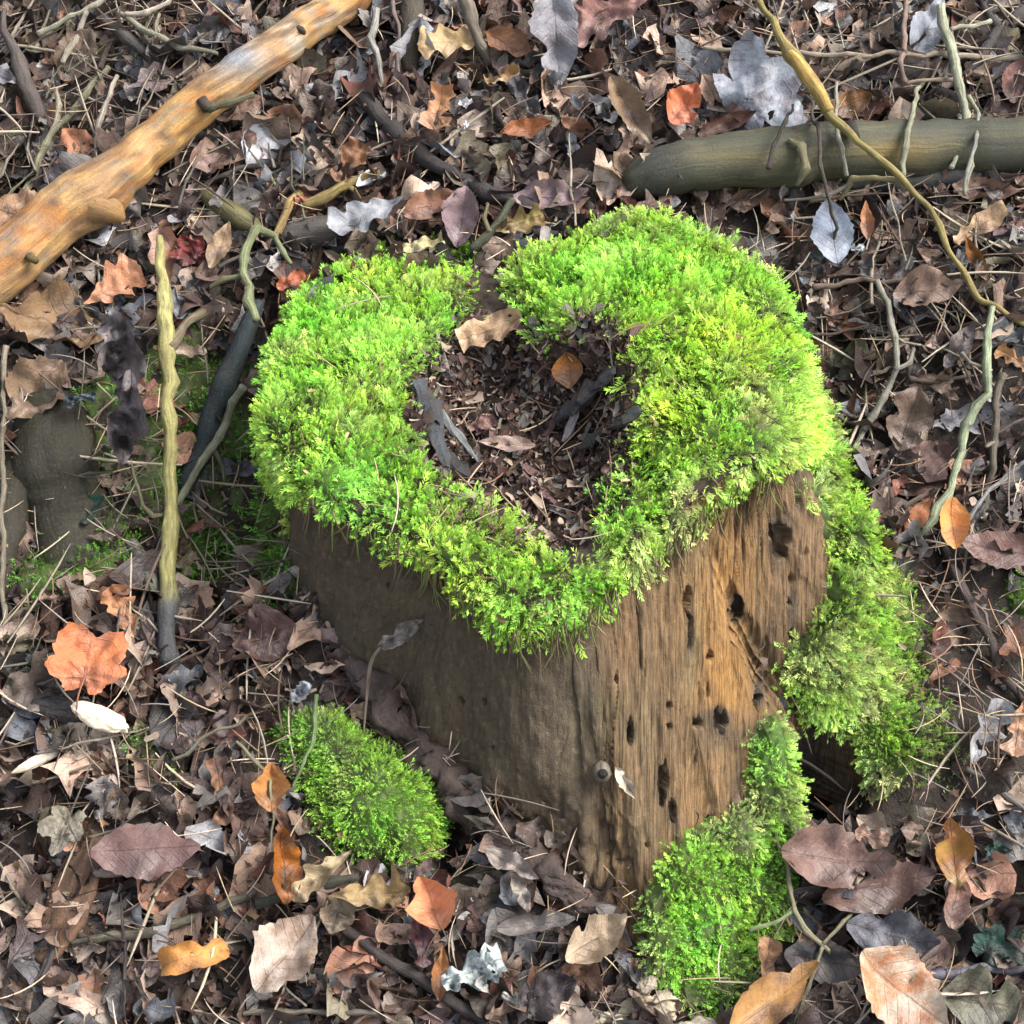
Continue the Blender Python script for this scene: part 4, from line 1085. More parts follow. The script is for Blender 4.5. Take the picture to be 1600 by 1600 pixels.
def leaf_mesh(kind, Ln, aspect, rng, ns=13, nv=7, fold=0.2, curl=0.5, roll=0.4, twist=0.0, ripple=0.06, torn=0.3):
    """one leaf blade: x along the midrib (centred), z up. returns V, F, UV, point where the stalk starts"""
    sd = int(rng.integers(1, 9000))
    three = kind == 'maple3'
    if three: kind = 'maple'
    if kind == 'oak': ns = int(ns * 1.7)
    if kind == 'maple':
        nr, na = max(4, nv), max(30, ns * 4)
        ph = np.linspace(-math.pi, math.pi, na, endpoint=True)
        rr = np.full(na, 0.40)
        for c, a, w in [(.52, 1., .62), (-.52, .95, .6), (1.35, .72, .5), (-1.35, .7, .5)] if three else [(0, 1.0, .52), (0.95, 0.93, .50), (-0.95, 0.93, .50), (1.95, 0.6, .5), (-1.95, 0.6, .5)]:
            q = np.abs(ph - c) / w
            rr = np.maximum(rr, a * (1 - 0.40 * np.clip(q, 0, 1.5) ** 1.5))
        rr = rr * (1 - 0.75 * sstep(2.45, 3.1, np.abs(ph)))
        rr = rr * (1 + 0.035 * np.cos(ph * 26)) * (1 + 0.3 * torn * smooth_noise1(ph, sd, 2.5))
        q = np.linspace(0.02, 1, nr)
        X = np.cos(ph)[:, None] * rr[:, None] * q[None] * 0.60 - 0.12
        Y = np.sin(ph)[:, None] * rr[:, None] * q[None] * 0.60 * aspect
        d = np.min(np.abs(ph[:, None] - np.array([0, 0.85, -0.85, 1.75, -1.75])[None]), axis=1)
        UVu = (rr[:, None] * q[None])
        UVv = (d[:, None] * q[None]) * 0.9
        F = grid_faces(na, nr)
        stalk = np.array([-0.14, 0, 0])
    else:
        t = np.linspace(0, 1, ns)
        if kind == 'oak':
            b = (t ** 0.85) * ((1 - t) ** 0.42) * 1.75
            b = np.maximum(b, 0) * (0.76 + 0.25 * np.cos(2 * math.pi * (3.4 * t + 0.15)))
            b[0] = 0.03; b[-1] = 0.12
            sweep = 0.16
        elif kind == 'narrow':
            b = np.sin(math.pi * np.clip(t, 0.02, 0.985) ** 0.8) ** 0.9; sweep = 0.05
        elif kind == 'scrap':
            b = 0.55 + 0.5 * smooth_noise1(t, sd, 3.0) + 0.25 * smooth_noise1(t, sd + 5, 9.0)
            b = np.clip(b, 0.12, 1); sweep = 0.1
        else:
            b = np.sin(math.pi * np.clip(t, 0.012, 0.985) ** 0.82) ** 0.75
            b = b * (1 + 0.035 * np.where(np.arange(ns) % 2 == 0, 1, -1)); sweep = 0.07
        bl = b * (1 + 0.3 * torn * smooth_noise1(t, sd + 1, 4.0)); br = b * (1 + 0.3 * torn * smooth_noise1(t, sd + 2, 4.0))
        if torn > 0.25 and kind != 'maple':
            for arr in (bl, br):
                if rng.random() < torn:
                    c = rng.uniform(0.2, 0.9)
                    arr *= 1 - rng.uniform(0.3, 0.75) * np.exp(-((t - c) / rng.uniform(0.05, 0.13)) ** 2)
        v = np.linspace(-1, 1, nv)
        wv = np.where(v[None] < 0, bl[:, None], br[:, None])
        Y = v[None] * wv * 0.5 * aspect
        X = t[:, None] - 0.5 + sweep * np.abs(Y) * 2
        UVu, UVv = t[:, None] + 0 * v[None], v[None] * wv
        F = grid_faces(ns, nv)
        stalk = np.array([-0.5, 0, 0])
    Z = np.abs(Y) * math.tan(fold)
    # roll across, then curl along
    k = roll * 2.0 / max(aspect, 0.25)
    if abs(k) > 1e-3:
        Y, Z = np.sin(k * Y) / k, Z + (1 - np.cos(k * Y)) / k
    k = curl * 2.0
    sx = lambda X, Z: (np.sin(k * X) / k * (1 - 0 * Z) - Z * np.sin(k * X), (1 - np.cos(k * X)) / k + Z * np.cos(k * X))
    if abs(k) > 1e-3:
        X, Z = sx(X, Z)
    a = twist * X
    Y, Z = Y * np.cos(a) - Z * np.sin(a), Y * np.sin(a) + Z * np.cos(a)
    e = np.clip(np.abs(UVv), 0, 1)
    Z = Z + 2.0 * ripple * (0.5 + e) * fbm(X * 3.3, Y * 3.3, sd, 3, sd) + 0.8 * ripple * fbm(X * 8, Y * 9, sd, 2, sd + 9)
    X = X + 0.035 * e ** 3 * fbm(X * 16, Y * 16, sd, 2, sd + 12)
    Y = Y + 0.030 * e ** 3 * fbm(X * 16, Y * 16, sd, 2, sd + 13)
    V = np.stack(np.broadcast_arrays(X, Y, Z), -1).reshape(-1, 3) * Ln
    UV = np.stack(np.broadcast_arrays(UVu, UVv), -1).reshape(-1, 2)
    return V, F, UV, stalk * Ln

def frame(n, head):
    n = unit(n)
    x = unit(head - n * (head @ n))
    return np.stack([x, np.cross(n, x), n], 1)          # columns

def leaf_frame(p, n, ang_deg, tilt=(0, 0), face=0.45):
    """heading given as the direction of the tip in the photo (degrees anticlockwise from right)"""
    tocam = unit(CAM - p)
    nn = unit(n * (1 - face) + tocam * face + tilt[0] * RGT + tilt[1] * UPV)
    a = rad(ang_deg)
    d2 = math.cos(a) * RGT + math.sin(a) * UPV
    # the direction in the leaf's plane that is seen as d2
    x = d2 - tocam * ((d2 @ nn) / (tocam @ nn))
    return frame(nn, x), nn

BROWN, PURPLE, DARK, TAN, PALE, ORANGE, GREY, BLUE, SILVER, BLACK, OLIVE, RED, AMBER, WHITE = (
    (.085, .047, .034), (.088, .052, .050), (.032, .019, .016), (.20, .118, .068), (.30, .215, .14), (.30, .105, .042), (.125, .112, .10), (.095, .108, .13), (.26, .265, .28),
    (.013, .012, .013), (.10, .083, .042), (.17, .05, .028), (.26, .105, .02), (.55, .50, .42))

# kind, px, py, length px, tip direction, aspect, colour, second colour, (fold, curl, roll, ripple, torn), lift, tilt, stalk length px, label
LEAVES = [
 ('oak', 174, 448, 104, 35, .85, (.40, .20, .12), (.34, .15, .075), (.12, .25, .1, .07, .2), .045, (0, .1), 42, 'pale pink orange lobed oak leaf below the thick peeled branch'),
 ('beech', 92, 508, 175, 172, .62, (.17, .11, .06), (.12, .075, .043), (.2, .2, .25, .08, .3), .03, (0, .25), 0, 'large flat tan brown leaf under the pink orange oak leaf'),
 ('beech', 58, 615, 130, 230, .75, (.19, .135, .09), (.14, .09, .06), (.3, .3, .4, .10, .5), .035, (0, .2), 0, 'creased pale brown leaf on top of the decayed root'),
 ('beech', 35, 345, 110, 160, .8, (.26, .16, .10), (.2, .12, .075), (.2, .2, .2, .08, .3), .02, (0, 0), 0, 'broad tan leaf tucked under the lower end of the peeled branch'),
 ('scrap', 185, 545, 135, 85, .9, (.155, .14, .138), (.06, .05, .052), (.5, .5, 1.1, .30, .5), .10, (0, -.3), 0, 'wilted purple grey leaf hanging folded beside the upright stick, upper half'),
 ('narrow', 197, 650, 165, 262, .5, (.14, .125, .125), (.05, .043, .045), (.7, .4, .9, .28, .4), .085, (0, -.4), 0, 'dangling shrivelled purple grey leaf tip beside the upright stick'),
 ('maple3', 137, 1040, 148, 78, 1.0, (.40, .145, .065), (.34, .115, .05), (.12, .2, .1, .05, .15), .055, (0, .1), 60, 'bright orange three lobed leaf standing left of the upright stick'),
 ('beech', 70, 1068, 130, 200, .8, (.11, .09, .075), (.08, .062, .052), (.2, .2, .3, .1, .4), .02, (0, 0), 0, 'dull grey brown leaf behind the orange three lobed leaf'),
 ('oak', 192, 958, 92, 120, .8, (.33, .165, .085), (.22, .10, .05), (.3, .4, .5, .10, .4), .035, (0, 0), 0, 'crinkled tan orange leaf at the foot of the upright stick'),
 ('beech', 228, 1328, 165, 3, .52, (.105, .065, .060), (.08, .047, .046), (.08, .12, .1, .04, .25), .05, (0, .05), 0, 'flat purplish leaf with dark veins above the bark slab'),
 ('maple', 102, 1292, 95, 250, .85, (.15, .135, .10), (.115, .105, .075), (.15, .2, .1, .05, .3), .045, (0, .1), 95, 'small grey green lobed leaf on a long pale stalk'),
 ('beech', 302, 1494, 130, 15, .50, (.42, .20, .055), (.34, .16, .06), (.25, -.7, .95, .06, .3), .045, (0, .1), 0, 'orange leaf curled into a trough near the small moss tuft'),
 ('beech', 447, 1492, 145, 50, .72, (.30, .25, .20), (.17, .11, .075), (.15, .3, .3, .05, .35), .045, (0, .1), 35, 'pale veined leaf with a whitish middle, low in front'),
 ('beech', 442, 1352, 120, 95, .5, (.22, .075, .012), (.12, .045, .012), (.2, .3, .7, .08, .3), .05, (.3, 0), 0, 'shiny dark amber leaf standing on edge by the moss mound'),
 ('beech', 424, 1232, 80, 90, .75, (.33, .155, .05), (.2, .085, .03), (.25, .4, .5, .08, .3), .04, (0, 0), 0, 'glossy amber leaf behind the straw coloured bent stem'),
 ('scrap', 345, 1240, 110, 100, .6, (.2, .10, .055), (.11, .07, .06), (.3, .3, .5, .12, .6), .03, (0, 0), 0, 'tattered reddish brown leaf left of the glossy amber leaf'),
 ('oak', 505, 1368, 120, 215, .55, (.30, .24, .15), (.22, .16, .09), (.4, .3, .7, .10, .4), .05, (0, 0), 0, 'crumpled cream leaf right of the shiny dark amber leaf'),
 ('oak', 580, 1398, 130, 5, .7, (.25, .19, .10), (.19, .13, .06), (.3, .5, .7, .13, .4), .045, (0, .1), 0, 'crumpled straw yellow leaf left of the orange curled leaf'),
 ('beech', 528, 1425, 70, 250, .85, (.17, .135, .09), (.12, .09, .06), (.2, .3, .2, .08, .3), .03, (0, 0), 0, 'small dull tan leaf under the crumpled straw yellow leaf'),
 ('beech', 676, 1420, 130, 105, .75, (.50, .21, .10), (.42, .17, .085), (.3, .9, .7, .06, .35), .055, (0, .15), 0, 'hooded orange leaf with ribs in front of the stump'),
 ('narrow', 690, 1520, 85, 85, .35, (.26, .115, .045), (.2, .10, .045), (.3, .3, .4, .05, .3), .03, (0, 0), 0, 'narrow ochre leaf tip below the hooded orange leaf'),
 ('scrap', 660, 1475, 80, 90, .7, (.085, .04, .045), (.06, .03, .034), (.3, .5, .7, .1, .4), .03, (0, 0), 0, 'dark plum coloured leaf beneath the hooded orange leaf'),
 ('beech', 930, 1468, 130, 30, .55, (.34, .27, .19), (.25, .185, .125), (.35, .5, .5, .1, .45), .045, (0, .1), 40, 'pale cream leaf with a scalloped edge in front of the stump'),
 ('beech', 838, 1446, 125, 5, .42, (.13, .115, .11), (.09, .078, .078), (.2, .3, 1.2, .04, .2), .03, (0, .1), 0, 'grey leaf rolled like a tube in front of the stump'),
 ('narrow', 800, 1352, 100, 330, .4, (.22, .19, .165), (.14, .12, .11), (.3, .4, .6, .1, .4), .04, (0, 0), 0, 'thin grey curled leaf edge against the bark at the stump foot'),
 ('narrow', 815, 1395, 70, 295, .4, (.23, .21, .18), (.13, .11, .1), (.3, .4, .6, .08, .4), .035, (0, 0), 0, 'small pale grey leaf strip dangling by the stump foot'),
 ('beech', 850, 1555, 110, 20, .7, (.045, .038, .04), (.03, .025, .027), (.2, .4, .5, .12, .5), .03, (0, 0), 0, 'blackish crumpled leaf right of the bleached clump'),
 ('scrap', 880, 1530, 120, 10, .6, (.17, .095, .06), (.12, .07, .05), (.2, .4, .4, .1, .5), .02, (0, 0), 0, 'torn brown leaf behind the blackish crumpled leaf'),
 ('beech', 1308, 1345, 180, 355, .62, (.135, .086, .070), (.095, .058, .048), (.12, .35, .5, .05, .25), .05, (0, .1), 0, 'large ribbed mauve brown leaf in front of the dark root hollow'),
 ('beech', 1370, 1385, 190, 10, .45, (.095, .056, .048), (.065, .038, .033), (.2, .3, .5, .06, .3), .035, (0, 0), 0, 'long dark brown leaf under the ribbed mauve brown leaf'),
 ('scrap', 1362, 1308, 60, 340, .7, (.28, .18, .135), (.2, .12, .085), (.3, .5, .5, .1, .4), .05, (0, 0), 0, 'small pinkish scrap on the rear edge of the ribbed mauve leaf'),
 ('beech', 1488, 1335, 110, 95, .55, (.19, .115, .03), (.26, .10, .03), (.2, .3, .3, .08, .4), .045, (0, .1), 0, 'rusty moss flecked leaf standing right of the mossy buttress'),
 ('narrow', 1490, 1405, 95, 75, .55, (.17, .095, .072), (.11, .062, .05), (.3, .3, .7, .05, .3), .035, (.2, 0), 0, 'folded brown leaf below the rusty moss flecked leaf'),
 ('beech', 1392, 1462, 150, 345, .52, (.10, .105, .115), (.045, .042, .05), (.15, .4, .6, .06, .2), .04, (0, .1), 0, 'wet slate grey leaf with fine ribs right of the pale forked stem'),
 ('beech', 1285, 1502, 130, 350, .6, (.035, .036, .04), (.06, .045, .042), (.2, .4, .7, .07, .2), .035, (0, 0), 0, 'glossy black leaf under the fork of the pale trailing stem'),
 ('scrap', 1198, 1502, 75, 80, .8, (.28, .17, .10), (.2, .11, .065), (.3, .4, .8, .08, .4), .035, (.2, 0), 0, 'cupped tan leaf fragment at the right edge of the mossy front root'),
 ('beech', 1205, 1565, 190, 35, .5, (.25, .14, .05), (.18, .10, .05), (.2, .4, .9, .04, .2), .05, (0, .1), 0, 'long ochre ribbed leaf rolled lengthwise beside the mossy front root'),
 ('beech', 1408, 1552, 180, 325, .72, (.30, .14, .075), (.36, .31, .24), (.15, .5, .5, .05, .3), .055, (0, .15), 0, 'large pink orange leaf with a whitish patch, front right'),
 ('beech', 1540, 1568, 140, 350, .75, (.10, .098, .07), (.075, .07, .05), (.2, .3, .3, .06, .3), .035, (0, .1), 0, 'drab olive grey leaf in the front right corner'),
 ('oak', 1590, 1138, 90, 260, .75, (.30, .17, .10), (.26, .14, .08), (.2, .3, .3, .06, .2), .03, (0, 0), 0, 'tan lobed leaf lying on the bare soil bank'),
 ('beech', 1487, 822, 92, 280, .72, (.52, .225, .07), (.46, .2, .07), (.2, .5, .9, .03, .15), .05, (.1, .1), 0, 'bright orange cupped leaf on the right bank'),
 ('beech', 1568, 862, 135, 170, .52, (.13, .075, .062), (.10, .056, .048), (.1, .3, .4, .03, .1), .035, (0, .1), 0, 'mauve brown oval leaf right of the bright orange cupped leaf'),
 ('narrow', 1425, 818, 90, 235, .4, (.28, .115, .06), (.2, .10, .06), (.3, .3, .6, .06, .3), .03, (0, 0), 0, 'narrow rusty leaf behind the crooked pale green twig'),
 ('beech', 1418, 655, 105, 70, .75, (.115, .078, .058), (.085, .055, .042), (.35, .2, .2, .05, .2), .03, (0, 0), 0, 'brown folded leaf in shade right of the forked grey twig'),
 ('beech', 1440, 735, 120, 40, .7, (.12, .075, .068), (.09, .053, .048), (.3, .2, .3, .07, .3), .025, (0, 0), 0, 'broad purplish brown leaf below the brown folded leaf'),
 ('beech', 1450, 455, 110, 10, .6, (.20, .135, .10), (.15, .098, .075), (.25, .3, .4, .06, .4), .04, (0, .1), 0, 'dusty tan leaf with a toothed edge below the green log'),
 ('scrap', 1585, 560, 65, 150, .8, (.34, .20, .09), (.26, .14, .065), (.2, .4, .4, .06, .3), .03, (0, 0), 0, 'yellowish tan leaf at the far right of the bank'),
 ('narrow', 1500, 540, 85, 55, .45, (.12, .10, .095), (.09, .07, .068), (.3, .3, .5, .06, .3), .03, (0, 0), 0, 'narrow dull mauve leaf beside the crooked pale green twig'),
 ('beech', 1300, 362, 105, 98, .62, (.24, .27, .33), (.16, .175, .22), (.06, .1, .1, .03, .1), .045, (0, .1), 0, 'silvery blue pointed leaf just below the green log'),
 ('scrap', 1318, 415, 90, 170, .7, (.085, .08, .085), (.06, .05, .052), (.2, .3, .3, .1, .4), .025, (0, 0), 0, 'dark wet leaf below the silvery blue pointed leaf'),
 ('narrow', 1354, 345, 62, 95, .36, (.33, .145, .07), (.27, .12, .06), (.3, .2, .5, .03, .1), .04, (0, 0), 0, 'slim orange brown leaf hanging right of the silvery pointed leaf'),
 ('beech', 1540, 300, 110, 350, .45, (.20, .12, .085), (.15, .085, .06), (.2, .4, .6, .06, .3), .03, (0, .2), 0, 'curved brown leaf under the right end of the green log'),
 ('narrow', 1525, 405, 80, 120, .3, (.14, .062, .018), (.11, .05, .02), (.3, .3, .4, .05, .2), .04, (0, 0), 0, 'thin dark amber leaf hugging the yellow barked twig'),
 ('scrap', 1530, 355, 100, 30, .6, (.33, .22, .13), (.22, .14, .085), (.2, .4, .4, .06, .4), .03, (0, 0), 0, 'light tan torn leaf above the thin dark amber leaf'),
 ('beech', 1068, 168, 85, 50, .7, (.42, .13, .06), (.36, .11, .05), (.25, .5, .5, .07, .3), .05, (0, .1), 0, 'bright red orange leaf left of the big bluish leaf'),
 ('maple', 1185, 145, 190, 35, .95, (.23, .255, .30), (.13, .12, .14), (.1, .2, .15, .06, .3), .05, (0, .05), 0, 'big bluish white wet leaf above the green log'),
 ('narrow', 1135, 195, 100, 25, .4, (.07, .036, .026), (.05, .026, .02), (.3, .3, .9, .05, .2), .04, (0, 0), 0, 'dark brown rolled leaf behind the broken end of the log'),
 ('beech', 985, 175, 130, 300, .4, (.17, .115, .075), (.12, .08, .055), (.3, .3, .6, .06, .3), .04, (0, 0), 0, 'long tan brown leaf leaning left of the red orange leaf'),
 ('oak', 948, 25, 140, 200, .8, (.17, .092, .08), (.13, .07, .062), (.2, .3, .3, .08, .3), .045, (0, .1), 0, 'broad pinkish brown leaf at the top of the slope'),
 ('beech', 868, 55, 160, 275, .5, (.155, .155, .17), (.11, .10, .108), (.3, .2, .4, .06, .2), .05, (.1, 0), 0, 'long blue grey leaf hanging at the top of the slope'),
 ('oak', 708, 65, 110, 190, .72, (.36, .26, .135), (.29, .20, .10), (.12, .2, .15, .05, .4), .05, (0, .1), 0, 'pale yellowish oak leaf behind the stump beneath a twig'),
 ('beech', 795, 72, 85, 330, .7, (.15, .075, .04), (.12, .055, .03), (.3, .5, .5, .06, .2), .045, (0, .1), 0, 'glossy chestnut leaf touching the pale yellowish oak leaf'),
 ('scrap', 685, 172, 75, 80, .8, (.36, .185, .09), (.3, .14, .065), (.15, .3, .2, .06, .4), .04, (0, 0), 0, 'bright tan orange leaf piece above the black stick'),
 ('scrap', 785, 120, 60, 200, .8, (.25, .135, .055), (.34, .25, .15), (.3, .4, .5, .1, .5), .04, (0, 0), 0, 'ragged ochre leaf below the glossy chestnut leaf'),
 ('narrow', 822, 205, 85, 15, .42, (.19, .07, .028), (.15, .055, .022), (.5, .3, .4, .04, .2), .04, (0, .2), 0, 'folded rust brown leaf below the black crumpled leaves'),
 ('scrap', 820, 155, 80, 120, .7, (.05, .048, .055), (.03, .027, .032), (.3, .5, .7, .13, .5), .04, (0, 0), 0, 'black crumpled leaf above the folded rust brown leaf'),
 ('oak', 572, 335, 125, 205, .7, (.24, .245, .255), (.16, .165, .18), (.25, .2, .3, .06, .3), .055, (0, .1), 0, 'silvery grey lobed leaf behind the left moss lobe'),
 ('beech', 672, 322, 90, 20, .6, (.17, .088, .055), (.12, .06, .04), (.4, .3, .3, .05, .3), .045, (0, .1), 0, 'small folded brown leaf right of the silvery grey lobed leaf'),
 ('beech', 722, 340, 100, 80, .6, (.17, .12, .125), (.12, .082, .085), (.3, .2, .4, .07, .3), .035, (0, 0), 0, 'pleated pale mauve leaf behind the stump hollow'),
 ('beech', 860, 308, 120, 5, .42, (.16, .11, .115), (.12, .08, .085), (.2, .3, .4, .06, .3), .04, (0, .1), 0, 'mauve grey leaf alongside the lower end of the black stick'),
 ('oak', 810, 350, 85, 20, .7, (.20, .15, .06), (.15, .10, .045), (.2, .3, .3, .07, .4), .035, (0, 0), 0, 'mottled olive tan leaf at the back rim of the stump'),
 ('beech', 350, 238, 115, 20, .6, (.17, .105, .08), (.13, .08, .062), (.2, .3, .3, .07, .3), .03, (0, .1), 0, 'dusty brown leaf below the middle of the peeled branch'),
 ('beech', 372, 172, 90, 20, .6, (.19, .12, .09), (.14, .085, .065), (.2, .3, .3, .07, .3), .03, (0, .1), 0, 'light brown leaf under the dark stub of peeled branch'),
 ('scrap', 545, 255, 80, 60, .9, (.22, .11, .06), (.15, .075, .045), (.3, .5, .4, .12, .5), .035, (0, 0), 0, 'crinkled copper leaf below the upper end of black stick'),
 ('maple', 300, 395, 70, 120, .9, (.12, .028, .025), (.08, .02, .02), (.3, .4, .3, .1, .3), .03, (0, 0), 0, 'dark crimson leaf beside the top of the upright stick'),
 ('narrow', 345, 385, 80, 70, .45, (.26, .18, .11), (.2, .13, .08), (.4, .2, .4, .05, .3), .035, (0, 0), 0, 'upright pale tan leaf right of the upright stick tip'),
 ('scrap', 455, 440, 50, 20, .7, (.33, .10, .05), (.25, .08, .04), (.3, .3, .3, .08, .4), .04, (0, 0), 0, 'small brick red leaf scrap beside the bent green grey twig'),
 ('beech', 415, 995, 110, 200, .8, (.10, .062, .055), (.075, .045, .042), (.25, .4, .4, .14, .4), .03, (0, 0), 0, 'crumpled reddish brown leaf wedged against the stump base'),
 ('beech', 130, 235, 90, 130, .7, (.26, .125, .075), (.2, .10, .065), (.2, .3, .3, .07, .3), .03, (0, 0), 0, 'pinkish tan leaf between small moss tuft and peeled branch'),
 ('beech', 105, 272, 75, 15, .5, (.06, .055, .062), (.04, .035, .04), (.2, .3, .3, .06, .2), .03, (0, 0), 0, 'dark slate leaf lying against the peeled branch'),
 ('beech', 122, 90, 95, 60, .7, (.125, .09, .065), (.09, .062, .048), (.2, .3, .3, .07, .3), .035, (0, 0), 0, 'dull brown leaf within the twig tangle'),
 ('beech', 345, 30, 120, 60, .5, (.16, .165, .18), (.12, .11, .12), (.2, .3, .4, .07, .3), .03, (0, 0), 0, 'blue grey leaf above the middle of the peeled branch'),
 ('beech', 1448, 45, 110, 60, .5, (.23, .25, .29), (.16, .165, .19), (.2, .3, .3, .05, .3), .04, (0, .1), 0, 'pale bluish leaf left of the pale lichen coated twig'),
 ('beech', 1590, 130, 80, 250, .7, (.16, .09, .075), (.12, .068, .058), (.2, .4, .4, .05, .2), .035, (0, 0), 0, 'rounded mauve brown leaf right of the lichen coated twig'),
 ('narrow', 1240, 55, 70, 35, .5, (.28, .17, .13), (.2, .12, .09), (.3, .4, .5, .06, .3), .035, (0, 0), 0, 'curled pink tan leaf near the top of the yellow twig'),
 ('beech', 1325, 165, 80, 200, .6, (.11, .055, .022), (.08, .042, .02), (.2, .4, .5, .05, .2), .04, (0, 0), 0, 'dark amber leaf right of the stripped yellow twig'),
]
def put_leaf(name, kind, p, n, Lm, ang, aspect, c1, c2, shape, tilt, rng, face=0.45, ns=21, nv=11, twist=None):
    fold, curl, roll, ripple, torn = shape
    curl, roll, ripple, torn = curl * 1.6, roll * 1.5, ripple * 1.45, min(1, torn + .25)
    V, F, UV, st = leaf_mesh(kind, Lm, aspect, rng, ns, nv, fold, curl, roll, rng.uniform(-.6, .6) if twist is None else twist, ripple, torn)
    Fm, nn = leaf_frame(p, n, ang, tilt, face)
    W = V @ Fm.T
    c1v = np.array(c1) * (1 + 0.07 * rng.normal() + 0.02 * rng.normal(size=3))
    o = mk(name, W, F, M_LEAF, None, {'Col': np.clip(c1v, .004, 1), 'Col2': c2}, UV)
    o.location = p
    return o, Fm, st
rl = np.random.default_rng(5)
hero_xy = []
for kind, px, py, ln, ang, asp, c1, c2, shp, lift, tilt, stalk, lab in LEAVES:
    p = onray(px, py, lift)
    n = gnormal(p)
    Lm = ln * PXM * depth_of(p) * 1.02
    o, Fm, st = put_leaf('fallen_leaf', kind, p, n, Lm, ang, asp, c1, c2, shp, tilt, rl, 0.5)
    tag(o, lab, 'leaf', 'dead leaves lying on the forest floor')
    hero_xy.append((px, py, ln))
    if stalk:
        sl = stalk * PXM * depth_of(p)
        q = np.array([st + np.array([0.10 * sl, 0, 0.0005]), st + np.array([-0.5 * sl, 0.06 * sl, 0.10 * sl]), st + np.array([-sl, 0.02 * sl, -0.08 * sl])]) @ Fm.T
        V, F, uv = tube(q, [0.0011, 0.0010, 0.0013], 6, 3, 0.1, 0, 0.004)
        mk('leaf_stalk', V, F, M_TWIG, o, tuple(np.array(c1) * 0.7 + 0.02), uv)

# leaves lying in and on the stump
for kind, px, py, ln, ang, asp, c1, c2, shp, lift, tilt, lab in [
 ('scrap', 768, 515, 110, 200, .55, (.40, .29, .17), (.2, .12, .06), (.2, .3, .4, .08, .4), .03, (0, .1), 'cream leaf standing at the back of the stump hollow'),
 ('beech', 890, 578, 60, 100, .9, (.17, .07, .02), (.13, .055, .02), (.15, .4, .4, .03, .1), .015, (0, 0), 'round rust brown leaf tucked under the right moss lobe'),
 ('narrow', 792, 695, 90, 175, .3, (.27, .2, .16), (.2, .14, .12), (.3, .2, .4, .05, .3), .018, (0, 0), 'pale pinkish wood chip like leaf on the hollow floor'),
 ('scrap', 752, 662, 50, 20, .6, (.2, .11, .095), (.13, .07, .06), (.3, .4, .4, .08, .4), .014, (0, 0), 'small reddish scrap on the floor of the stump hollow'),
 ('narrow', 630, 988, 90, 35, .4, (.14, .125, .11), (.09, .08, .072), (.4, .3, .5, .12, .5), .02, (0, 0), 'shrivelled grey leaf stuck on the front face of the stump'),
 ('narrow', 978, 1222, 62, 300, .35, (.42, .35, .27), (.30, .25, .19), (.4, .3, .5, .08, .4), .012, (0, 0), 'pale dry shred beside the hollow stub on the stump face'),
 ('scrap', 655, 385, 80, 15, .5, (.42, .36, .2), (.3, .26, .15), (.2, .3, .4, .1, .5), .03, (0, .2), 'cream shred on the back rim of the left moss lobe'),
 ('narrow', 885, 392, 46, 0, .45, (.50, .52, .05), (.45, .5, .06), (.2, .2, .3, .03, .1), .03, (0, .2), 'small yellow leaf lying on the moss at the back rim'),
 ('scrap', 600, 402, 70, 10, .6, (.10, .065, .05), (.07, .045, .036), (.3, .4, .6, .12, .5), .022, (0, 0), 'brown crumpled leaf behind the left moss lobe crest')]:
    p, n, kd = shit(px, py)
    p = p - ray(px, py) * lift
    o, Fm, st = put_leaf('fallen_leaf', kind, p, n, ln * PXM * depth_of(p), ang, asp, c1, c2, shp, tilt, rl, 0.6)
    tag(o, lab, 'leaf', 'leaves caught in and on the stump')
    if 'stuck on the front' in lab:
        q = np.array([onray(a, b, l, True) for a, b, l in ((600, 1005, .02), (580, 1035, .03), (573, 1090, .035), (568, 1150, .03))])
        V, F, uv = tube(q - p, [0.0016, 0.0022, 0.0016, 0.0010], 6, 3, 0.1, 0, 0.004)
        mk('leaf_stalk', V, F, M_TWIG, o, (.22, .17, .13), uv)

# ------------------------------------------------------------------ where things lie, in words
def zone(px, py):
    yb = 420 - 0.76 * px
    if px < 600 and py < yb: return 'above peeled branch by moss tuft' if px < 110 and py > 130 else ('in tangle above peeled branch' if px < 330 else 'above peeled branch upper end')
    if py < 520 and px < 420: return 'under peeled branch thick end' if px < 240 and py > 300 else 'between peeled branch and upright stick'
    if py < 420 and px < 640: return 'between peeled branch and black stick'
    if py < 420 and px < 930: return 'at slope top behind stump' if py < 110 else 'beside the long black stick'
    if py < 200 and px < 1000: return 'left of red orange leaf'
    if py < 360 and px < 1250: return 'near big bluish wet leaf' if py < 210 else 'below green log broken end'
    if py < 210: return 'behind the green log' if px < 1440 else 'around lichen coated twig'
    if py < 480: return 'directly below green log'
    if px > 1200 and py < 700: return 'on upper right bank'
    if px > 1200 and py < 900: return 'around bright orange cupped leaf'
    if px > 1200 and py < 1270: return 'on bare soil right'
    if px > 1240 and py < 1420: return 'near root hollow opening'
    if px > 1240: return 'near large pink orange leaf'
    if px > 960: return 'before mossy front root'
    if px > 700: return 'near bleached white clump' if py > 1480 else 'before stump front foot'
    if px > 480: return 'around hooded orange leaf' if py > 1330 else 'by left moss mound'
    if py < 900: return 'in dark recess left'
    if py < 1075: return 'around upright stick foot'
    if py < 1250: return 'around the white fungus'
    if py < 1410: return 'around purple veined leaf'
    return 'around trough shaped orange leaf'

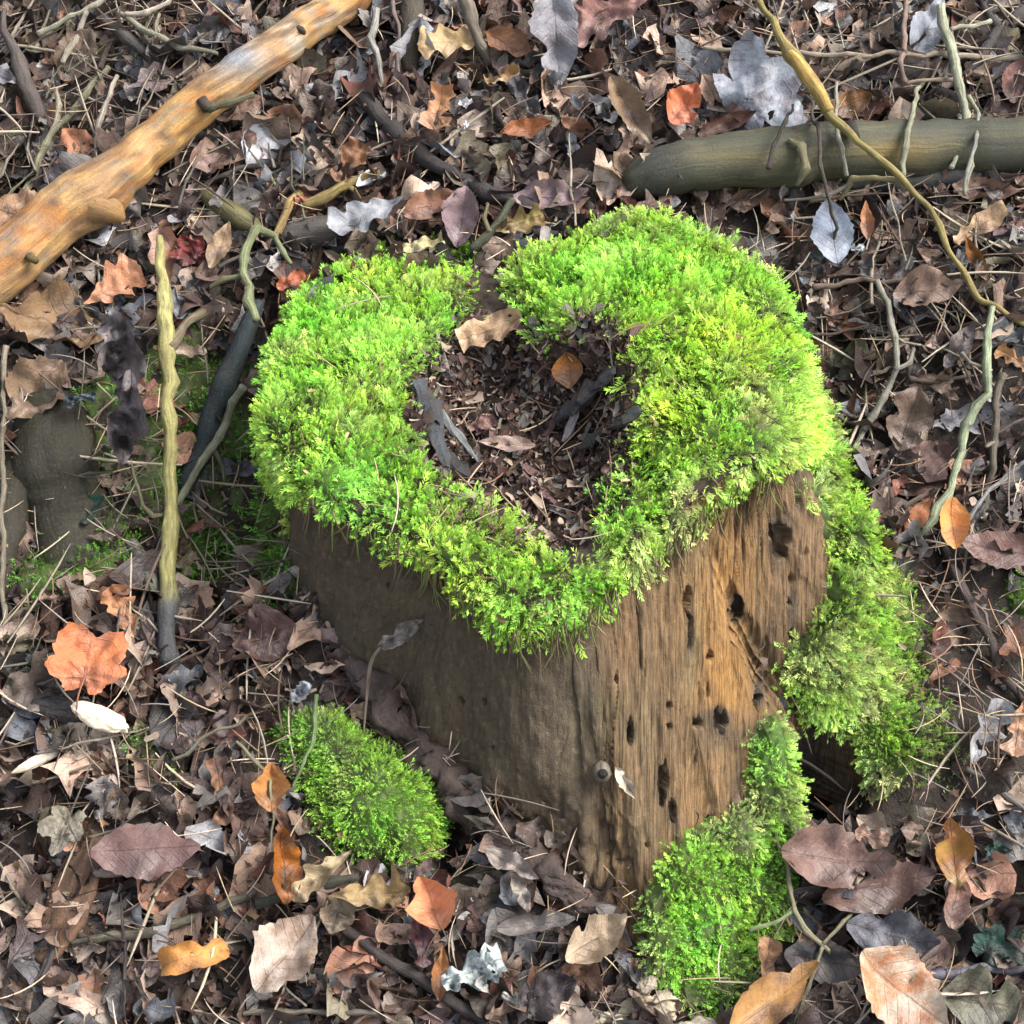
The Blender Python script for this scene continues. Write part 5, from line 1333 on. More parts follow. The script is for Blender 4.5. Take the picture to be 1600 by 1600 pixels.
STUMP_PX = [(372, 600), (400, 470), (530, 380), (660, 345), (760, 420), (900, 350), (1010, 300), (1210, 370), (1290, 500), (1330, 800), (1400, 980), (1505, 1170), (1450, 1320), (1250, 1330), (1250, 1430),
            (1170, 1600), (1020, 1600), (960, 1440), (800, 1390), (690, 1270), (640, 1370), (560, 1350), (470, 1260), (430, 1130), (505, 1080), (480, 860), (385, 700)]
COLORS = [('brown', (.10, .058, .043), (.055, .032, .025), 20), ('purplish brown', PURPLE, (.06, .036, .036), 7), ('dark brown', DARK, (.05, .03, .024), 16), ('tan', (.23, .142, .09), (.15, .09, .058), 20), ('pale tan', (.34, .25, .175), (.22, .145, .10), 13),
          ('orange brown', (.22, .09, .042), (.16, .07, .038), 7), ('grey', (.16, .145, .135), (.10, .088, .08), 13), ('blue grey', BLUE, (.06, .06, .066), 6), ('silvery', SILVER, (.17, .16, .165), 5), ('black', BLACK, (.025, .02, .02), 5), ('olive', OLIVE, (.075, .06, .036), 5), ('reddish', RED, (.10, .04, .026), 4)]
def greyer(c, k=.28):
    m = sum(c) / 3
    return tuple(v * (1 - k) + m * k * 1.05 for v in c)
COLORS = [(a, greyer(b), greyer(c), w) for a, b, c, w in COLORS]
cw = np.array([c[3] for c in COLORS], float); cw /= cw.sum()
KINDS = [('oak', 'lobed leaf', 22), ('beech', 'oval leaf', 34), ('narrow', 'narrow leaf', 14), ('scrap', 'torn leaf', 26), ('maple', 'maple leaf', 4)]
kw = np.array([k[2] for k in KINDS], float); kw /= kw.sum()
def density(px, py):
    d = 1.0
    if px > 1370 and 880 < py < 1290: d = 0.08
    if px > 1450 and 620 < py < 800: d = 0.25
    if px < 480 and 560 < py < 930: d = 0.15
    if px < 240 and py < 250: d = 0.45
    if px < 60 and 1340 < py < 1480: d = 0.25
    if 1240 < px < 1340 and 1130 < py < 1300: d = 0.0
    if 470 < px < 720 and 1090 < py < 1370: d = 0.0
    if 700 < px < 980 and 1340 < py < 1440: d = 0.35
    return d
LABELLED = []                           # (object, word parts, px, py)
N_LEAF = 300 - len(LEAVES) - 9
cnt = 0
spots = []
tries = 0
while cnt < N_LEAF and tries < 20000:
    tries += 1
    px, py = rl.uniform(5, 1595), rl.uniform(5, 1595)
    if rl.random() > density(px, py): continue
    if poly_sd(np.array([px]), np.array([py]), STUMP_PX)[0] > -12: continue
    ln = float(np.clip(rl.lognormal(4.35, 0.33), 42, 135))
    if any((px - a) ** 2 + (py - b) ** 2 < (0.42 * l + 0.30 * ln) ** 2 for a, b, l in hero_xy): continue
    if any((px - a) ** 2 + (py - b) ** 2 < (0.26 * (l + ln)) ** 2 for a, b, l in spots): continue
    spots.append((px, py, ln))
    ci, ki = rl.choice(len(COLORS), p=cw), rl.choice(len(KINDS), p=kw)
    kind = KINDS[ki][0]
    st = rl.choice(4, p=[.3, .32, .2, .18])
    shp = [(.10, .2, .2, .09, .5), (.2, .9, .6, .12, .55), (.6, .35, .35, .11, .55), (.3, .4, 1.2, .10, .5)][st]
    state = ['flat', 'curled', 'folded', 'rolled'][st]
    lift = rl.uniform(.006, .026)
    p = onray(px, py, lift)
    n = unit(gnormal(p) + rl.normal(size=3) * 0.5)
    asp = {'oak': .68, 'beech': .6, 'narrow': .34, 'scrap': .75, 'maple': .95}[kind] * rl.uniform(.85, 1.15)
    c = COLORS[ci]
    o, Fm, stk = put_leaf('fallen_leaf', kind, p, n, ln * PXM * depth_of(p) * 1.1, rl.uniform(0, 360), asp, c[1], c[2], shp, (0, 0), rl, 0.22, 13, 7)
    o['category'] = 'leaf'; o['group'] = 'dead leaves lying on the forest floor'
    LABELLED.append((o, ('small ' if ln < 64 else 'large ' if ln > 95 else ''), f'{state} {c[0]} {KINDS[ki][1]}', px, py))
    cnt += 1
print('leaves', cnt)

# the rest of the litter: what lies under and between the leaves one can pick out
def litter(n, rng):
    bank = {}
    for kd_ in ('oak', 'beech', 'narrow', 'scrap'):
        bank[kd_] = [leaf_mesh(kd_, 1.0, {'oak': .68, 'beech': .6, 'narrow': .34, 'scrap': .75}[kd_] * rng.uniform(.8, 1.2), rng, 9, 5, rng.uniform(.05, .6), rng.uniform(-.3, .9), rng.uniform(-.2, 1.0), rng.uniform(-.8, .8), .14, .8)[:3] for _ in range(40)]
    Vs, Fs, C1, C2, U, off = [], [], [], [], [], 0
    X, Y = rng.uniform(-1.0, 1.0, n * 3), rng.uniform(-0.6, 1.2, n * 3)
    Z = height(X, Y)
    PX, PYY = proj(np.stack([X, Y, Z], -1))
    keep = (np.hypot(X - CX, Y - CY) > 0.17) & (poly_sd(PX, PYY, MOSS_FOOT) < -14)
    dn = np.array([density(a, b) for a, b in zip(PX, PYY)])
    keep &= poly_sd(PX, PYY, [(1255, 960), (1330, 860), (1395, 960), (1450, 1090), (1490, 1170), (1460, 1280), (1380, 1310), (1320, 1260), (1240, 1120)]) < 0
    keep &= np.hypot((PX - 1288) / 62, (PYY - 1215) / 80) > 1
    keep &= rng.random(n * 3) < np.maximum(0.05, 1.15 * dn)
    ii = np.nonzero(keep)[0][:n]
    e = .02
    GN = unit(np.stack([(height(X - e, Y) - height(X + e, Y)) / (2 * e), (height(X, Y - e) - height(X, Y + e)) / (2 * e), 1 + 0 * X], -1))
    for i in ii:
        x, y, z = X[i], Y[i], Z[i]
        kd = KINDS[rng.choice(len(KINDS), p=kw)][0]
        st = rng.random()
        Ln = float(np.clip(rng.lognormal(-3.02, 0.42), 0.016, 0.09))
        if kd == 'maple': kd = 'oak'
        V, F, UV = bank[kd][int(rng.integers(40))]
        V = V * np.array([1, rng.uniform(.8, 1.2), 1]) * Ln
        p = np.array([x, y, z + rng.uniform(-.002, .022)])
        nn = unit(GN[i] + rng.normal(size=3) * 0.45)
        hd = rng.normal(size=3)
        Fm = frame(nn, hd)
        Vs.append(V @ Fm.T + p); Fs.append(F + off); U.append(UV)
        c = COLORS[rng.choice(len(COLORS), p=cw)]
        f = np.clip(rng.lognormal(-.02, .5), .3, 2.0)
        C1.append(np.broadcast_to(np.array(c[1]) * f, V.shape)); C2.append(np.broadcast_to(np.array(c[2]) * f, V.shape))
        off += len(V)
    return np.concatenate(Vs), np.concatenate(Fs), np.concatenate(C1), np.concatenate(C2), np.concatenate(U)
V, F, c1, c2, U = litter(9000, np.random.default_rng(77))
tag(mk('leaf_litter', V, F, M_LEAF, None, {'Col': c1, 'Col2': c2}, U), 'brown decaying leaf litter covering the forest floor', None, None, 'stuff')

# ------------------------------------------------------------------ moss on the ground
def ground_moss(name, poly, label, thickness=0.012, mound=0.0, dens=DENS, scale=0.8, mw=None, seed=50, lie=0.6, kind=None, protos=PROTOS_SHORT, soft=30, patchy=0.0):
    W = np.array([ghit(a, b) for a, b in poly])
    x0, x1, y0, y1 = W[:, 0].min() - .02, W[:, 0].max() + .02, W[:, 1].min() - .02, W[:, 1].max() + .02
    xs, ys = np.arange(x0, x1, 0.004), np.arange(y0, y1, 0.004)
    X, Y = np.meshgrid(xs, ys, indexing='ij')
    P = np.stack([X, Y, height(X, Y)], -1)
    px, py = proj(P)
    sd_ = poly_sd(px, py, poly) + 16 * fbm(px / 22, py / 22, 0, 3, seed)
    t = sstep(-2, soft, sd_)
    if patchy: t = t * sstep(-patchy, 0.25, fbm(X * 30, Y * 30, 0, 3, seed + 3))
    P[..., 2] += mound * sstep(-4, 85, sd_) * (1 + 0.4 * fbm(X * 25, Y * 25, 0, 3, seed + 1))
    N = grid_normals(P, False)
    N = N * np.sign(N[..., 2:3])
    o = moss_patch(name, P, N, t, False, dens, np.random.default_rng(seed), None, thickness, 0.007, 34, scale, 0.1, lie, mw, seed, protos=protos)
    del o['kind']
    tag(o, label, 'moss' if kind is None else None, None, kind)
    return o
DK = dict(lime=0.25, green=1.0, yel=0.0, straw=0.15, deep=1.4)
MID = dict(lime=0.5, green=1.2, yel=0.05, straw=0.15, deep=0.45)
ground_moss('moss_mound', [(425, 1135), (520, 1112), (600, 1165), (685, 1235), (705, 1290), (650, 1372), (560, 1352), (490, 1290), (462, 1210)], 'bright green moss mound in front of the left flank of the stump', .014, 0.045, DENS * 1.35, 0.8, dict(lime=1.1, green=1.2, yel=.2, straw=.15, deep=.15), 51)
ground_moss('moss_tuft', [(350, 1440), (385, 1415), (435, 1420), (432, 1450), (380, 1470), (352, 1465)], 'small light green moss tuft beside the trough shaped orange leaf', .012, 0.022, DENS * 0.8, 0.8, dict(lime=1., green=.8, yel=.1, straw=.3, deep=.1), 52, soft=16)
ground_moss('moss_tuft', [(-15, 208), (20, 203), (46, 215), (42, 240), (-15, 250)], 'tiny moss tuft at the far left above the peeled branch', .012, 0.02, DENS * 0.8, 0.8, MID, 53, soft=14)
ground_moss('moss_tuft', [(190, 1150), (240, 1130), (290, 1170), (300, 1200), (250, 1225), (200, 1200)], 'dark green moss patch below the white fungus', .012, 0.012, DENS * 0.6, 0.8, MID, 54, soft=20)
ground_moss('moss_tuft', [(420, 1120), (470, 1095), (480, 1150), (440, 1180), (415, 1160)], 'sparse moss clump behind the pale green curved stem', .012, 0.02, DENS * 0.5, 0.8, MID, 55, soft=18)
ground_moss('moss_tuft', [(1565, 905), (1620, 890), (1620, 975), (1575, 960)], 'green moss patch at the far right below the mauve brown leaf', .012, 0.01, DENS * 0.7, 0.9, MID, 56, soft=18)
ground_moss('moss_tuft', [(0, 985), (40, 975), (60, 1020), (20, 1060), (0, 1050)], 'moss patch left of the bright orange three lobed leaf', .01, 0.008, DENS * 0.5, 0.8, MID, 57, soft=18)
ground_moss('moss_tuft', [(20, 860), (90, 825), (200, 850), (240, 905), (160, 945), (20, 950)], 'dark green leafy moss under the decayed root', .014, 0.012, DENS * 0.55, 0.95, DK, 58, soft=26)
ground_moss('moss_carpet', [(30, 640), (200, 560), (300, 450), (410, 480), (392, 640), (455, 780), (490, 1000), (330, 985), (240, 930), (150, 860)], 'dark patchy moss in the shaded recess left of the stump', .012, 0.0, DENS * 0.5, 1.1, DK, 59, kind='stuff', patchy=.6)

# ------------------------------------------------------------------ odd things
def lump(name, px, py, lift, rpx, color, seed, mat, label, cat, ang=0, parent=None, rough=.35, stumpy=False, freq=60):
    p = onray(px, py, lift, stumpy)
    n = unit(gnormal(p) * .5 + unit(CAM - p) * .5)
    a = rad(ang)
    Fm = frame(n, math.cos(a) * RGT + math.sin(a) * UPV)
    k = PXM * depth_of(p)
    nu, nv = 64, 32
    U, W = np.meshgrid(np.linspace(0, 2 * math.pi, nu, endpoint=False), np.linspace(0.02, math.pi - 0.02, nv), indexing='ij')
    D = np.stack([np.cos(U) * np.sin(W), np.sin(U) * np.sin(W), np.cos(W)], -1)
    r = np.array(rpx) * k
    V = D * r
    rough = rough * .8
    q = D * float(np.mean(r[:2])) * freq
    V = V * (1 + rough * fbm(q[..., 0] + seed, q[..., 1], q[..., 2], 3, seed) + .5 * rough * fbm(q[..., 0] * 4, q[..., 1] * 4, q[..., 2] * 4, 3, seed + 1))[..., None]
    V = V.reshape(-1, 3) @ Fm.T
    c = np.array(color)[None] * (1 + .3 * fbm(V[:, 0] * 160, V[:, 1] * 160, V[:, 2] * 160, 3, seed + 3))[:, None]
    o = mk(name, V + (L(p) if parent is stump else 0), grid_faces(nu, nv, True), mat, parent, np.clip(c, .003, .9))
    if parent is None:
        o.location = p
        tag(o, label, cat)
    return o
lump('bracket_fungus', 155, 1121, .05, (48, 17, 12), (.62, .52, .38), 3, M_PALE, 'creamy white elongated fungus below the orange three lobed leaf', 'fungus', -22, rough=.3)
lump('wood_chip', 62, 1187, .03, (44, 9, 7), (.50, .42, .33), 4, M_PALE, 'slim whitish wood chip left of the dark green moss patch', 'wood chip', 28, rough=.3)
lump('charred_wood', 110, 1108, .025, (62, 20, 14), (.018, .018, .022), 5, M_TWIG, 'black wet wood piece behind the creamy white fungus', 'wood', -8)
def scrap(px, py, lift, ln, ang, asp, c, lab, shp=(.3, .5, .6, .3, .8), kind='scrap', name='bleached_leaf'):
    p = onray(px, py, lift)
    o, _, _ = put_leaf(name, kind, p, gnormal(p), ln * PXM * depth_of(p), ang, asp, c, tuple(np.array(c) * .62), shp, (0, 0), rl, .5)
    tag(o, lab, 'leaf')
scrap(738, 1518, .04, 105, 20, .8, (.40, .46, .45), 'bluish white bleached leaf crumpled in front of the stump', (.2, .3, .3, .3, .8))
scrap(778, 1550, .035, 80, 330, .6, (.42, .42, .39), 'small whitish leaf piece under the bluish white bleached leaf', (.3, .5, .5, .3, .8))
scrap(470, 1082, .05, 46, 60, .8, (.28, .30, .34), 'small bluish white scrap at the tip of the pale green stem', (.3, .6, .6, .3, .8))
scrap(726, 162, .05, 26, 20, .8, (.6, .6, .62), 'white scrap above the middle of the black stick', (.1, .3, .3, .2, .8))
scrap(728, 198, .05, 19, 70, .8, (.6, .6, .62), 'tiny white scrap touching the side of the black stick', (.1, .3, .3, .2, .8))
scrap(1340, 388, .05, 22, 0, .8, (.55, .57, .6), 'tiny white scrap right of the silvery pointed leaf', (.1, .3, .3, .2, .8))
scrap(125, 624, .06, 55, 20, .7, (.13, .16, .18), 'bluish grey scrap against the dangling purple grey leaf')
lump('pebble', 348, 1130, .02, (17, 22, 12), (.22, .17, .15), 10, M_PALE, 'rounded pinkish pebble among grey twigs', 'pebble', 0, rough=.15)
lump('black_pebble', 1352, 832, .02, (22, 14, 10), (.03, .036, .05), 14, M_PALE, 'small dark blue black pebble on the right bank', 'pebble', 10, rough=.15)
lump('bark_flake', 180, 1362, .03, (34, 10, 8), (.20, .15, .13), 16, M_BARK, 'pinkish bark flake beneath the purplish veined leaf', 'bark', 4)
for i, (px, py, r1, r2, a) in enumerate([(985, 1585, 34, 20, 20), (1035, 1572, 26, 18, -10), (950, 1605, 26, 22, 0), (1010, 1540, 20, 11, 35), (1090, 1612, 30, 16, 10)]):
    lump('rotten_wood_crumb', px, py, .02, (r1, r2, 9), [(.34, .29, .2), (.30, .25, .18), (.38, .33, .25), (.22, .19, .14), (.3, .26, .19)][i], 20 + i, M_PALE,
         ['largest cream rotten wood crumb under the mossy front root', 'tan rotten wood crumb touching the mossy front root', 'cream wood crumb at the bottom edge, left of the larger one', 'small drab wood crumb above the cream ones', 'cream wood crumb directly below the mossy front root'][i], 'wood crumb', a, rough=.7, freq=90)

# the bark slab and the decayed root at the left
def slab(name, spec, rpx, color, flat, label, cat, mat=M_BARK, seed=31):
    P = path(spec)
    rr = [r * PXM * depth_of(p) for r, p in zip(rpx, P)]
    V, F, uv = tube(P, rr, 32, seed, .07, .003, .005, flat=flat)
    vn = unit(V - P.mean(0)); V = V + vn * (.005 * fbm(V[:, 0] * 90, V[:, 1] * 22, V[:, 2] * 22, 4, seed))[:, None]
    c = np.array(color)[None] * (1 + .6 * fbm(uv[:, 0] * 14, np.cos(uv[:, 1] * 6.283) * 5, np.sin(uv[:, 1] * 6.283) * 5, 4, seed))[:, None]
    return tag(mk(name, V, F, mat, None, np.clip(c, .003, 1), uv), label, cat)
slab('bark_slab', [(62, 1498, .01), (95, 1440, .02), (125, 1370, .025), (150, 1305, .025)], [32, 40, 36, 22], (.115, .062, .036), .22, 'long reddish brown bark slab slanting up left of the purplish veined leaf', 'bark')
slab('dark_bark', [(78, 1000, .01), (80, 960, .02), (84, 925, .02)], [14, 17, 14], (.06, .032, .024), .3, 'dark red brown bark strip behind the orange three lobed leaf', 'bark', seed=33)
root = slab('decayed_root', [(125, 900, -.02), (105, 800, .005), (85, 710, .012), (80, 630, .0)], [62, 66, 66, 58], (.015, .015, .007), .8, 'olive brown decayed root in the shaded recess at left', 'root', M_LOG, 35)
o = slab('root_branch', [(-25, 960, -.01), (0, 860, .01), (15, 780, .012), (45, 700, .0)], [34, 36, 34, 30], (.015, .014, .007), .8, None, None, M_LOG, 36)
o.parent = root

# dead strands hanging from the lower edge of the moss
EDGE = [(470, 785), (560, 835), (650, 880), (700, 920), (760, 980), (850, 1010), (905, 985), (960, 930), (1040, 865), (1100, 810), (1180, 765), (1240, 735)]
er = np.random.default_rng(83)
Vs, Fs, Cs, off = [], [], [], 0
for i in range(210):
    q = er.uniform(0, len(EDGE) - 1.001); j = int(q); q -= j
    ex, ey = EDGE[j][0] * (1 - q) + EDGE[j + 1][0] * q, EDGE[j][1] * (1 - q) + EDGE[j + 1][1] * q - er.uniform(0, 22)
    ln, dx = er.uniform(14, 62), er.normal(0, 16)
    P = np.array([onray(ex + dx * t ** 1.5, ey + ln * t, .026 * (1 - t) + .004 + er.uniform(-.002, .006), True) for t in (0, .35, .7, 1)])
    if np.linalg.norm(P[0] - P[-1]) > .09: continue
    V, F, uv = tube(P, np.array([.0011, .0010, .0008, .0004]) * er.uniform(.6, 1.2), 4, i, .1, .001, .006, close=False)
    Vs.append(V); Fs.append(F[0] + off); off += len(V)
    Cs.append(np.broadcast_to(np.array([(.16, .15, .06), (.20, .15, .09), (.13, .10, .06), (.14, .2, .05)][int(er.integers(4))]), V.shape))
mk('moss_strands', L(np.concatenate(Vs)), np.concatenate(Fs), M_STRAW, stump, np.concatenate(Cs))['kind'] = 'stuff'

# wet dark splinters inside the stump's bowl
for px0, py0, px1, py1, r, c, ln in [(652, 595, 700, 735, 20, (.05, .06, .07), .02), (690, 700, 735, 745, 18, (.03, .033, .04), .016), (960, 580, 860, 660, 22, (.045, .045, .058), .022), (1000, 640, 905, 700, 20, (.035, .042, .04), .02), (905, 625, 880, 690, 9, (.30, .29, .30), .03), (690, 640, 745, 720, 8, (.24, .26, .26), .028)]:
    P = np.array([onray(px0 + (px1 - px0) * t, py0 + (py1 - py0) * t, ln, True) for t in (0, .33, .66, 1)])
    mid = np.linspace(P[0], P[3], 4); P = .5 * P + .5 * mid
    k = PXM * depth_of(P[1])
    V, F, uv = tube(P, [r * k * .5, r * k, r * k * .85, r * k * .2], 7, int(px0), .8, .002, .006, flat=.45)
    cc = np.array(c)[None] * (1 + .5 * fbm(uv[:, 0] * 40, uv[:, 1] * 4, 0, 3, 4))[:, None]
    mk('splinter', L(V), F, M_TWIG, stump, np.clip(cc * .7, .003, 1), uv, smooth=False)

# dark green leaves of ground ivy
for px, py, ln, ang, lab in [(1545, 1478, 70, 60, 'dark green ivy leaf above the purplish flat stem'), (1585, 1482, 60, 10, 'dark teal leaf right beside the dark green ivy leaf'), (1555, 1330, 40, 300, 'tiny dark green leaf on bare soil near the right edge'),
                             (128, 795, 70, 20, 'dark green lobed leaf below the decayed root'), (85, 822, 55, 140, 'pale green small lobed leaf left of the dark green lobed leaf')]:
    p = onray(px, py, .03)
    c = (.09, .14, .06) if 'pale' in lab else (.016, .04, .032)
    o, _, _ = put_leaf('ivy_leaf', 'maple', p, gnormal(p), ln * PXM * depth_of(p) * 1.2, ang, .9, c, tuple(np.array(c) * .7), (.2, .3, .3, .05, .1), (0, 0), rl, .4)
    tag(o, lab, 'leaf', 'green leaves among the litter')

# ------------------------------------------------------------------ small twigs, one by one
tw = np.random.default_rng(31)
TWC = [('grey', (.17, .155, .125)), ('pale', (.34, .29, .22)), ('brown', (.11, .078, .058)), ('dark', (.038, .03, .027)), ('greenish', (.15, .15, .085)), ('reddish', (.13, .075, .06))]
n_tw = 0
while n_tw < 250:
    u = tw.random()
    if u < .36: px, py = tw.uniform(0, 480), tw.uniform(0, 300)
    elif u < .52: px, py = tw.uniform(1250, 1600), tw.uniform(0, 560)
    elif u < .64: px, py = tw.uniform(0, 480), tw.uniform(560, 1010)
    else: px, py = tw.uniform(0, 1600), tw.uniform(0, 1600)
    if poly_sd(np.array([px]), np.array([py]), STUMP_PX)[0] > -25: continue
    if px < 600 and abs(py - (420 - .76 * px)) < 75: continue
    ln = float(np.clip(tw.lognormal(4.5, .45), 40, 240))
    ci = tw.choice(6, p=[.26, .25, .2, .12, .1, .07])
    cn, c = TWC[ci]
    a = tw.normal(.9, .6) if u < .36 else tw.uniform(0, math.pi)
    r = float(np.clip(tw.lognormal(.55, .42), 1.0, 5.0))
    l0, l1 = tw.uniform(.015, .045), tw.uniform(.01, .05)
    dx, dy = math.cos(a) * ln / 2, -math.sin(a) * ln / 2
    bend = tw.normal(0, .055)
    A, B = onray(px - dx, py - dy, l0), onray(px + dx, py + dy, l1)
    nrm = unit(CAM - A)
    M1 = A + (B - A) * .35 + np.cross(nrm, B - A) * bend + nrm * tw.uniform(-.004, .008)
    M2 = A + (B - A) * .7 + np.cross(nrm, B - A) * bend * tw.uniform(-.4, 1.2) + nrm * tw.uniform(-.004, .008)
    pts = np.array([A, M1, M2, B])
    o = stick('fallen_twig', None, [r, r * .9, r * .65, r * .3], np.array(c) * tw.uniform(.7, 1.25), M_TWIG, None, False, 6, .16, .0018, pts=pts)
    if tw.random() < .35 and ln > 70:
        q = M1 + np.cross(nrm, B - A) * tw.choice([-1, 1]) * tw.uniform(.2, .4) + (B - A) * tw.uniform(.15, .35)
        stick('side_twig', None, [r * .6, r * .45, r * .3], c, M_TWIG, o, False, 5, .16, .001, pts=np.array([M1, (M1 + q) / 2 + nrm * .003, q]))
    o['category'] = 'twig'; o['group'] = 'small fallen twigs in the litter'
    shape = 'crooked ' if abs(bend) > .06 else 'straight ' if abs(bend) < .03 else 'bent '
    LABELLED.append((o, 'short ' if ln < 70 else 'long ' if ln > 130 else '', f"{'thin ' if r < 2 else 'stout ' if r > 3.2 else ''}{shape}{cn} twig", px, py))
    n_tw += 1

# ------------------------------------------------------------------ pine needles
def needle(bend, seed):
    t = np.linspace(-.5, .5, 6)
    C = np.stack([t, bend * (t * t - .08), 0 * t], -1)
    th = np.array([0, 2.1, 4.2])
    r = .016 * np.array([.55, 1, 1, 1, .9, .25])
    V = C[:, None] + np.stack([0 * th, np.cos(th), np.sin(th)], -1)[None] * r[:, None, None]
    return V.reshape(-1, 3), np.concatenate([[(i * 3 + j, i * 3 + (j + 1) % 3, (i + 1) * 3 + (j + 1) % 3, (i + 1) * 3 + j) for j in range(3)] for i in range(5)])
NB = [needle(b, 0) for b in (-.35, -.2, -.08, 0, .08, .2, .35)]
NCOL = [('straw coloured', (.36, .27, .17)), ('brown', (.2, .115, .072)), ('pale', (.48, .38, .28)), ('grey', (.19, .16, .14))]
nmesh = {}
nr_ = np.random.default_rng(41)
n_nd = 0
NZ = [((60, 480, 640, 950), .16), ((1380, 1580, 880, 1290), .10), ((690, 960, 520, 880), .17), ((1330, 1480, 720, 860), .05), ((1430, 1530, 1180, 1400), .05), ((0, 200, 60, 260), .05), ((230, 470, 1040, 1200), .07), ((390, 1290, 340, 900), .05), ((0, 1600, 0, 1600), .36)]
zp = np.array([z[1] for z in NZ]); zp /= zp.sum()
while n_nd < 299:
    zi = nr_.choice(len(NZ), p=zp)
    (a0, a1, b0, b1), _ = NZ[zi]
    px, py = nr_.uniform(a0, a1), nr_.uniform(b0, b1)
    ins = poly_sd(np.array([px]), np.array([py]), STUMP_PX)[0] > -10
    if ins and zi not in (2, 7): continue
    p, n, kd = shit(px, py)
    moss_on = kd == 'stump' and zi == 7
    if zi == 7 and (kd != 'stump' or py > 800): continue
    p = p - ray(px, py) * (nr_.uniform(.030, .038) if moss_on else nr_.uniform(.008, .02) if kd == 'stump' else nr_.uniform(.014, .036))
    ln = nr_.uniform(40, 105) * PXM * depth_of(p)
    ci = int(nr_.choice(4, p=[.4, .25, .2, .15])); bi = int(nr_.integers(len(NB)))
    if (ci, bi) not in nmesh:
        V, F = NB[bi]
        o = mk('pine_needle', V, F, M_STRAW, None, NCOL[ci][1]); nmesh[(ci, bi)] = o.data
    else:
        o = bpy.data.objects.new('pine_needle', nmesh[(ci, bi)]); COL.objects.link(o)
    nn = unit(n + nr_.normal(size=3) * .25)
    Fm = frame(nn, nr_.normal(size=3))
    wd = 2.6 * PXM * depth_of(p) / .016 * nr_.uniform(.65, 1.1)
    o.matrix_world = Matrix(np.block([[Fm * np.array([ln, ln, ln])[None], p[:, None]], [np.zeros((1, 3)), np.ones((1, 1))]]).tolist())
    o.scale = (ln, ln, ln)
    zn = 'on stump moss' if moss_on else ('inside the stump hollow' if zi == 2 else zone(px, py))
    o['category'] = 'needle'; o['group'] = 'dry pine needles ' + zn
    LABELLED.append((o, '', f"{'curved' if abs(NB[bi][0][0][1]) > .03 else 'straight'} {NCOL[ci][0]} pine needle", px, py, zn))
    n_nd += 1

def scatter(protos, n, rng, lo, hi, size, cols, tilt, dens=True, wide=True):
    x, y = rng.uniform(-.8, .8, n), rng.uniform(-.56, 1.05, n)
    m = np.hypot(x - CX, y - CY) > .2
    x, y = x[m], y[m]
    z = height(x, y) + rng.uniform(lo, hi, len(x))
    P = np.stack([x, y, z], -1)
    nn = unit(np.array([0, -.45, 1.0]) + rng.normal(size=(len(x), 3)) * tilt)
    hd = rng.normal(size=(len(x), 3))
    X = unit(hd - nn * (hd * nn).sum(-1, keepdims=True)); Y = np.cross(nn, X)
    k = rng.integers(0, len(protos), len(x))
    sz = size(rng, len(x))
    ci = rng.integers(0, len(cols), len(x))
    C = np.array(cols)[ci] * rng.uniform(.6, 1.2, (len(x), 1))
    Vs, Fs, Cs, off = [], [], [], 0
    for j, (pv, pf) in enumerate(protos):
        q = np.nonzero(k == j)[0]
        v = P[q][:, None] + sz[q][:, None, None] * (pv[None, :, 0:1] * X[q][:, None] + pv[None, :, 1:2] * Y[q][:, None] + pv[None, :, 2:3] * nn[q][:, None])
        Vs.append(v.reshape(-1, 3)); Cs.append(np.repeat(C[q], len(pv), 0))
        Fs.append((pf[None] + (np.arange(len(q)) * len(pv))[:, None, None] + off).reshape(-1, pf.shape[1])); off += len(q) * len(pv)
    return np.concatenate(Vs), np.concatenate(Fs), np.concatenate(Cs)
V, F, C = scatter(NB, 4200, np.random.default_rng(61), .006, .042, lambda r, n: r.uniform(.018, .06, n), [c for _, c in NCOL] + [(.1, .065, .045)], .3)
tag(mk('needle_litter', V, F, M_STRAW, None, C), 'loose pine needles strewn through the leaf litter', None, None, 'stuff')
def tangle(n, rng):
    V, F, C = scatter(NB, n, rng, .008, .045, lambda r, k: r.uniform(.05, .13, k), [(.30, .25, .18), (.2, .17, .13), (.12, .085, .065), (.36, .31, .24)], .22)
    nv = len(NB[0][0]); ctr = V.reshape(-1, nv, 3).mean(1)
    a, b = proj(ctr)
    w = ((a < 480) & (b < 330)) | ((a > 1180) & (b < 560)) | ((a < 480) & (b > 560)) | (rng.random(len(a)) < .25)
    nf = len(NB[0][1])
    keep = np.nonzero(w)[0]
    re = np.full(len(w), -1); re[keep] = np.arange(len(keep))
    Fq = F.reshape(len(w), nf, 4)
    Fk = Fq[keep] - (keep * nv)[:, None, None] + (np.arange(len(keep)) * nv)[:, None, None]
    return V.reshape(-1, nv, 3)[keep].reshape(-1, 3), Fk.reshape(-1, 4), C.reshape(-1, nv, 3)[keep].reshape(-1, 3)
V, F, C = tangle(1500, np.random.default_rng(69))
tag(mk('dry_stalks', V, F, M_STRAW, None, C), 'tangled thin dry stalks scattered over the leaf litter', None, None, 'stuff')
def chip(rng):
    V, F, _, _ = leaf_mesh('scrap', 1.0, rng.uniform(.3, .9), rng, 4, 3, rng.uniform(0, .5), rng.uniform(-.5, .9), rng.uniform(-.3, .9), 0, .15, .8)
    return V, F
cr = np.random.default_rng(63)
V, F, C = scatter([chip(cr) for _ in range(16)], 19000, cr, .0, .034, lambda r, n: np.clip(r.lognormal(-5.0, .5, n), .002, .02), [BROWN, PURPLE, DARK, TAN, DARK, BLACK, GREY, (.05, .034, .026), (.055, .04, .034), (.24, .19, .14)], .5)
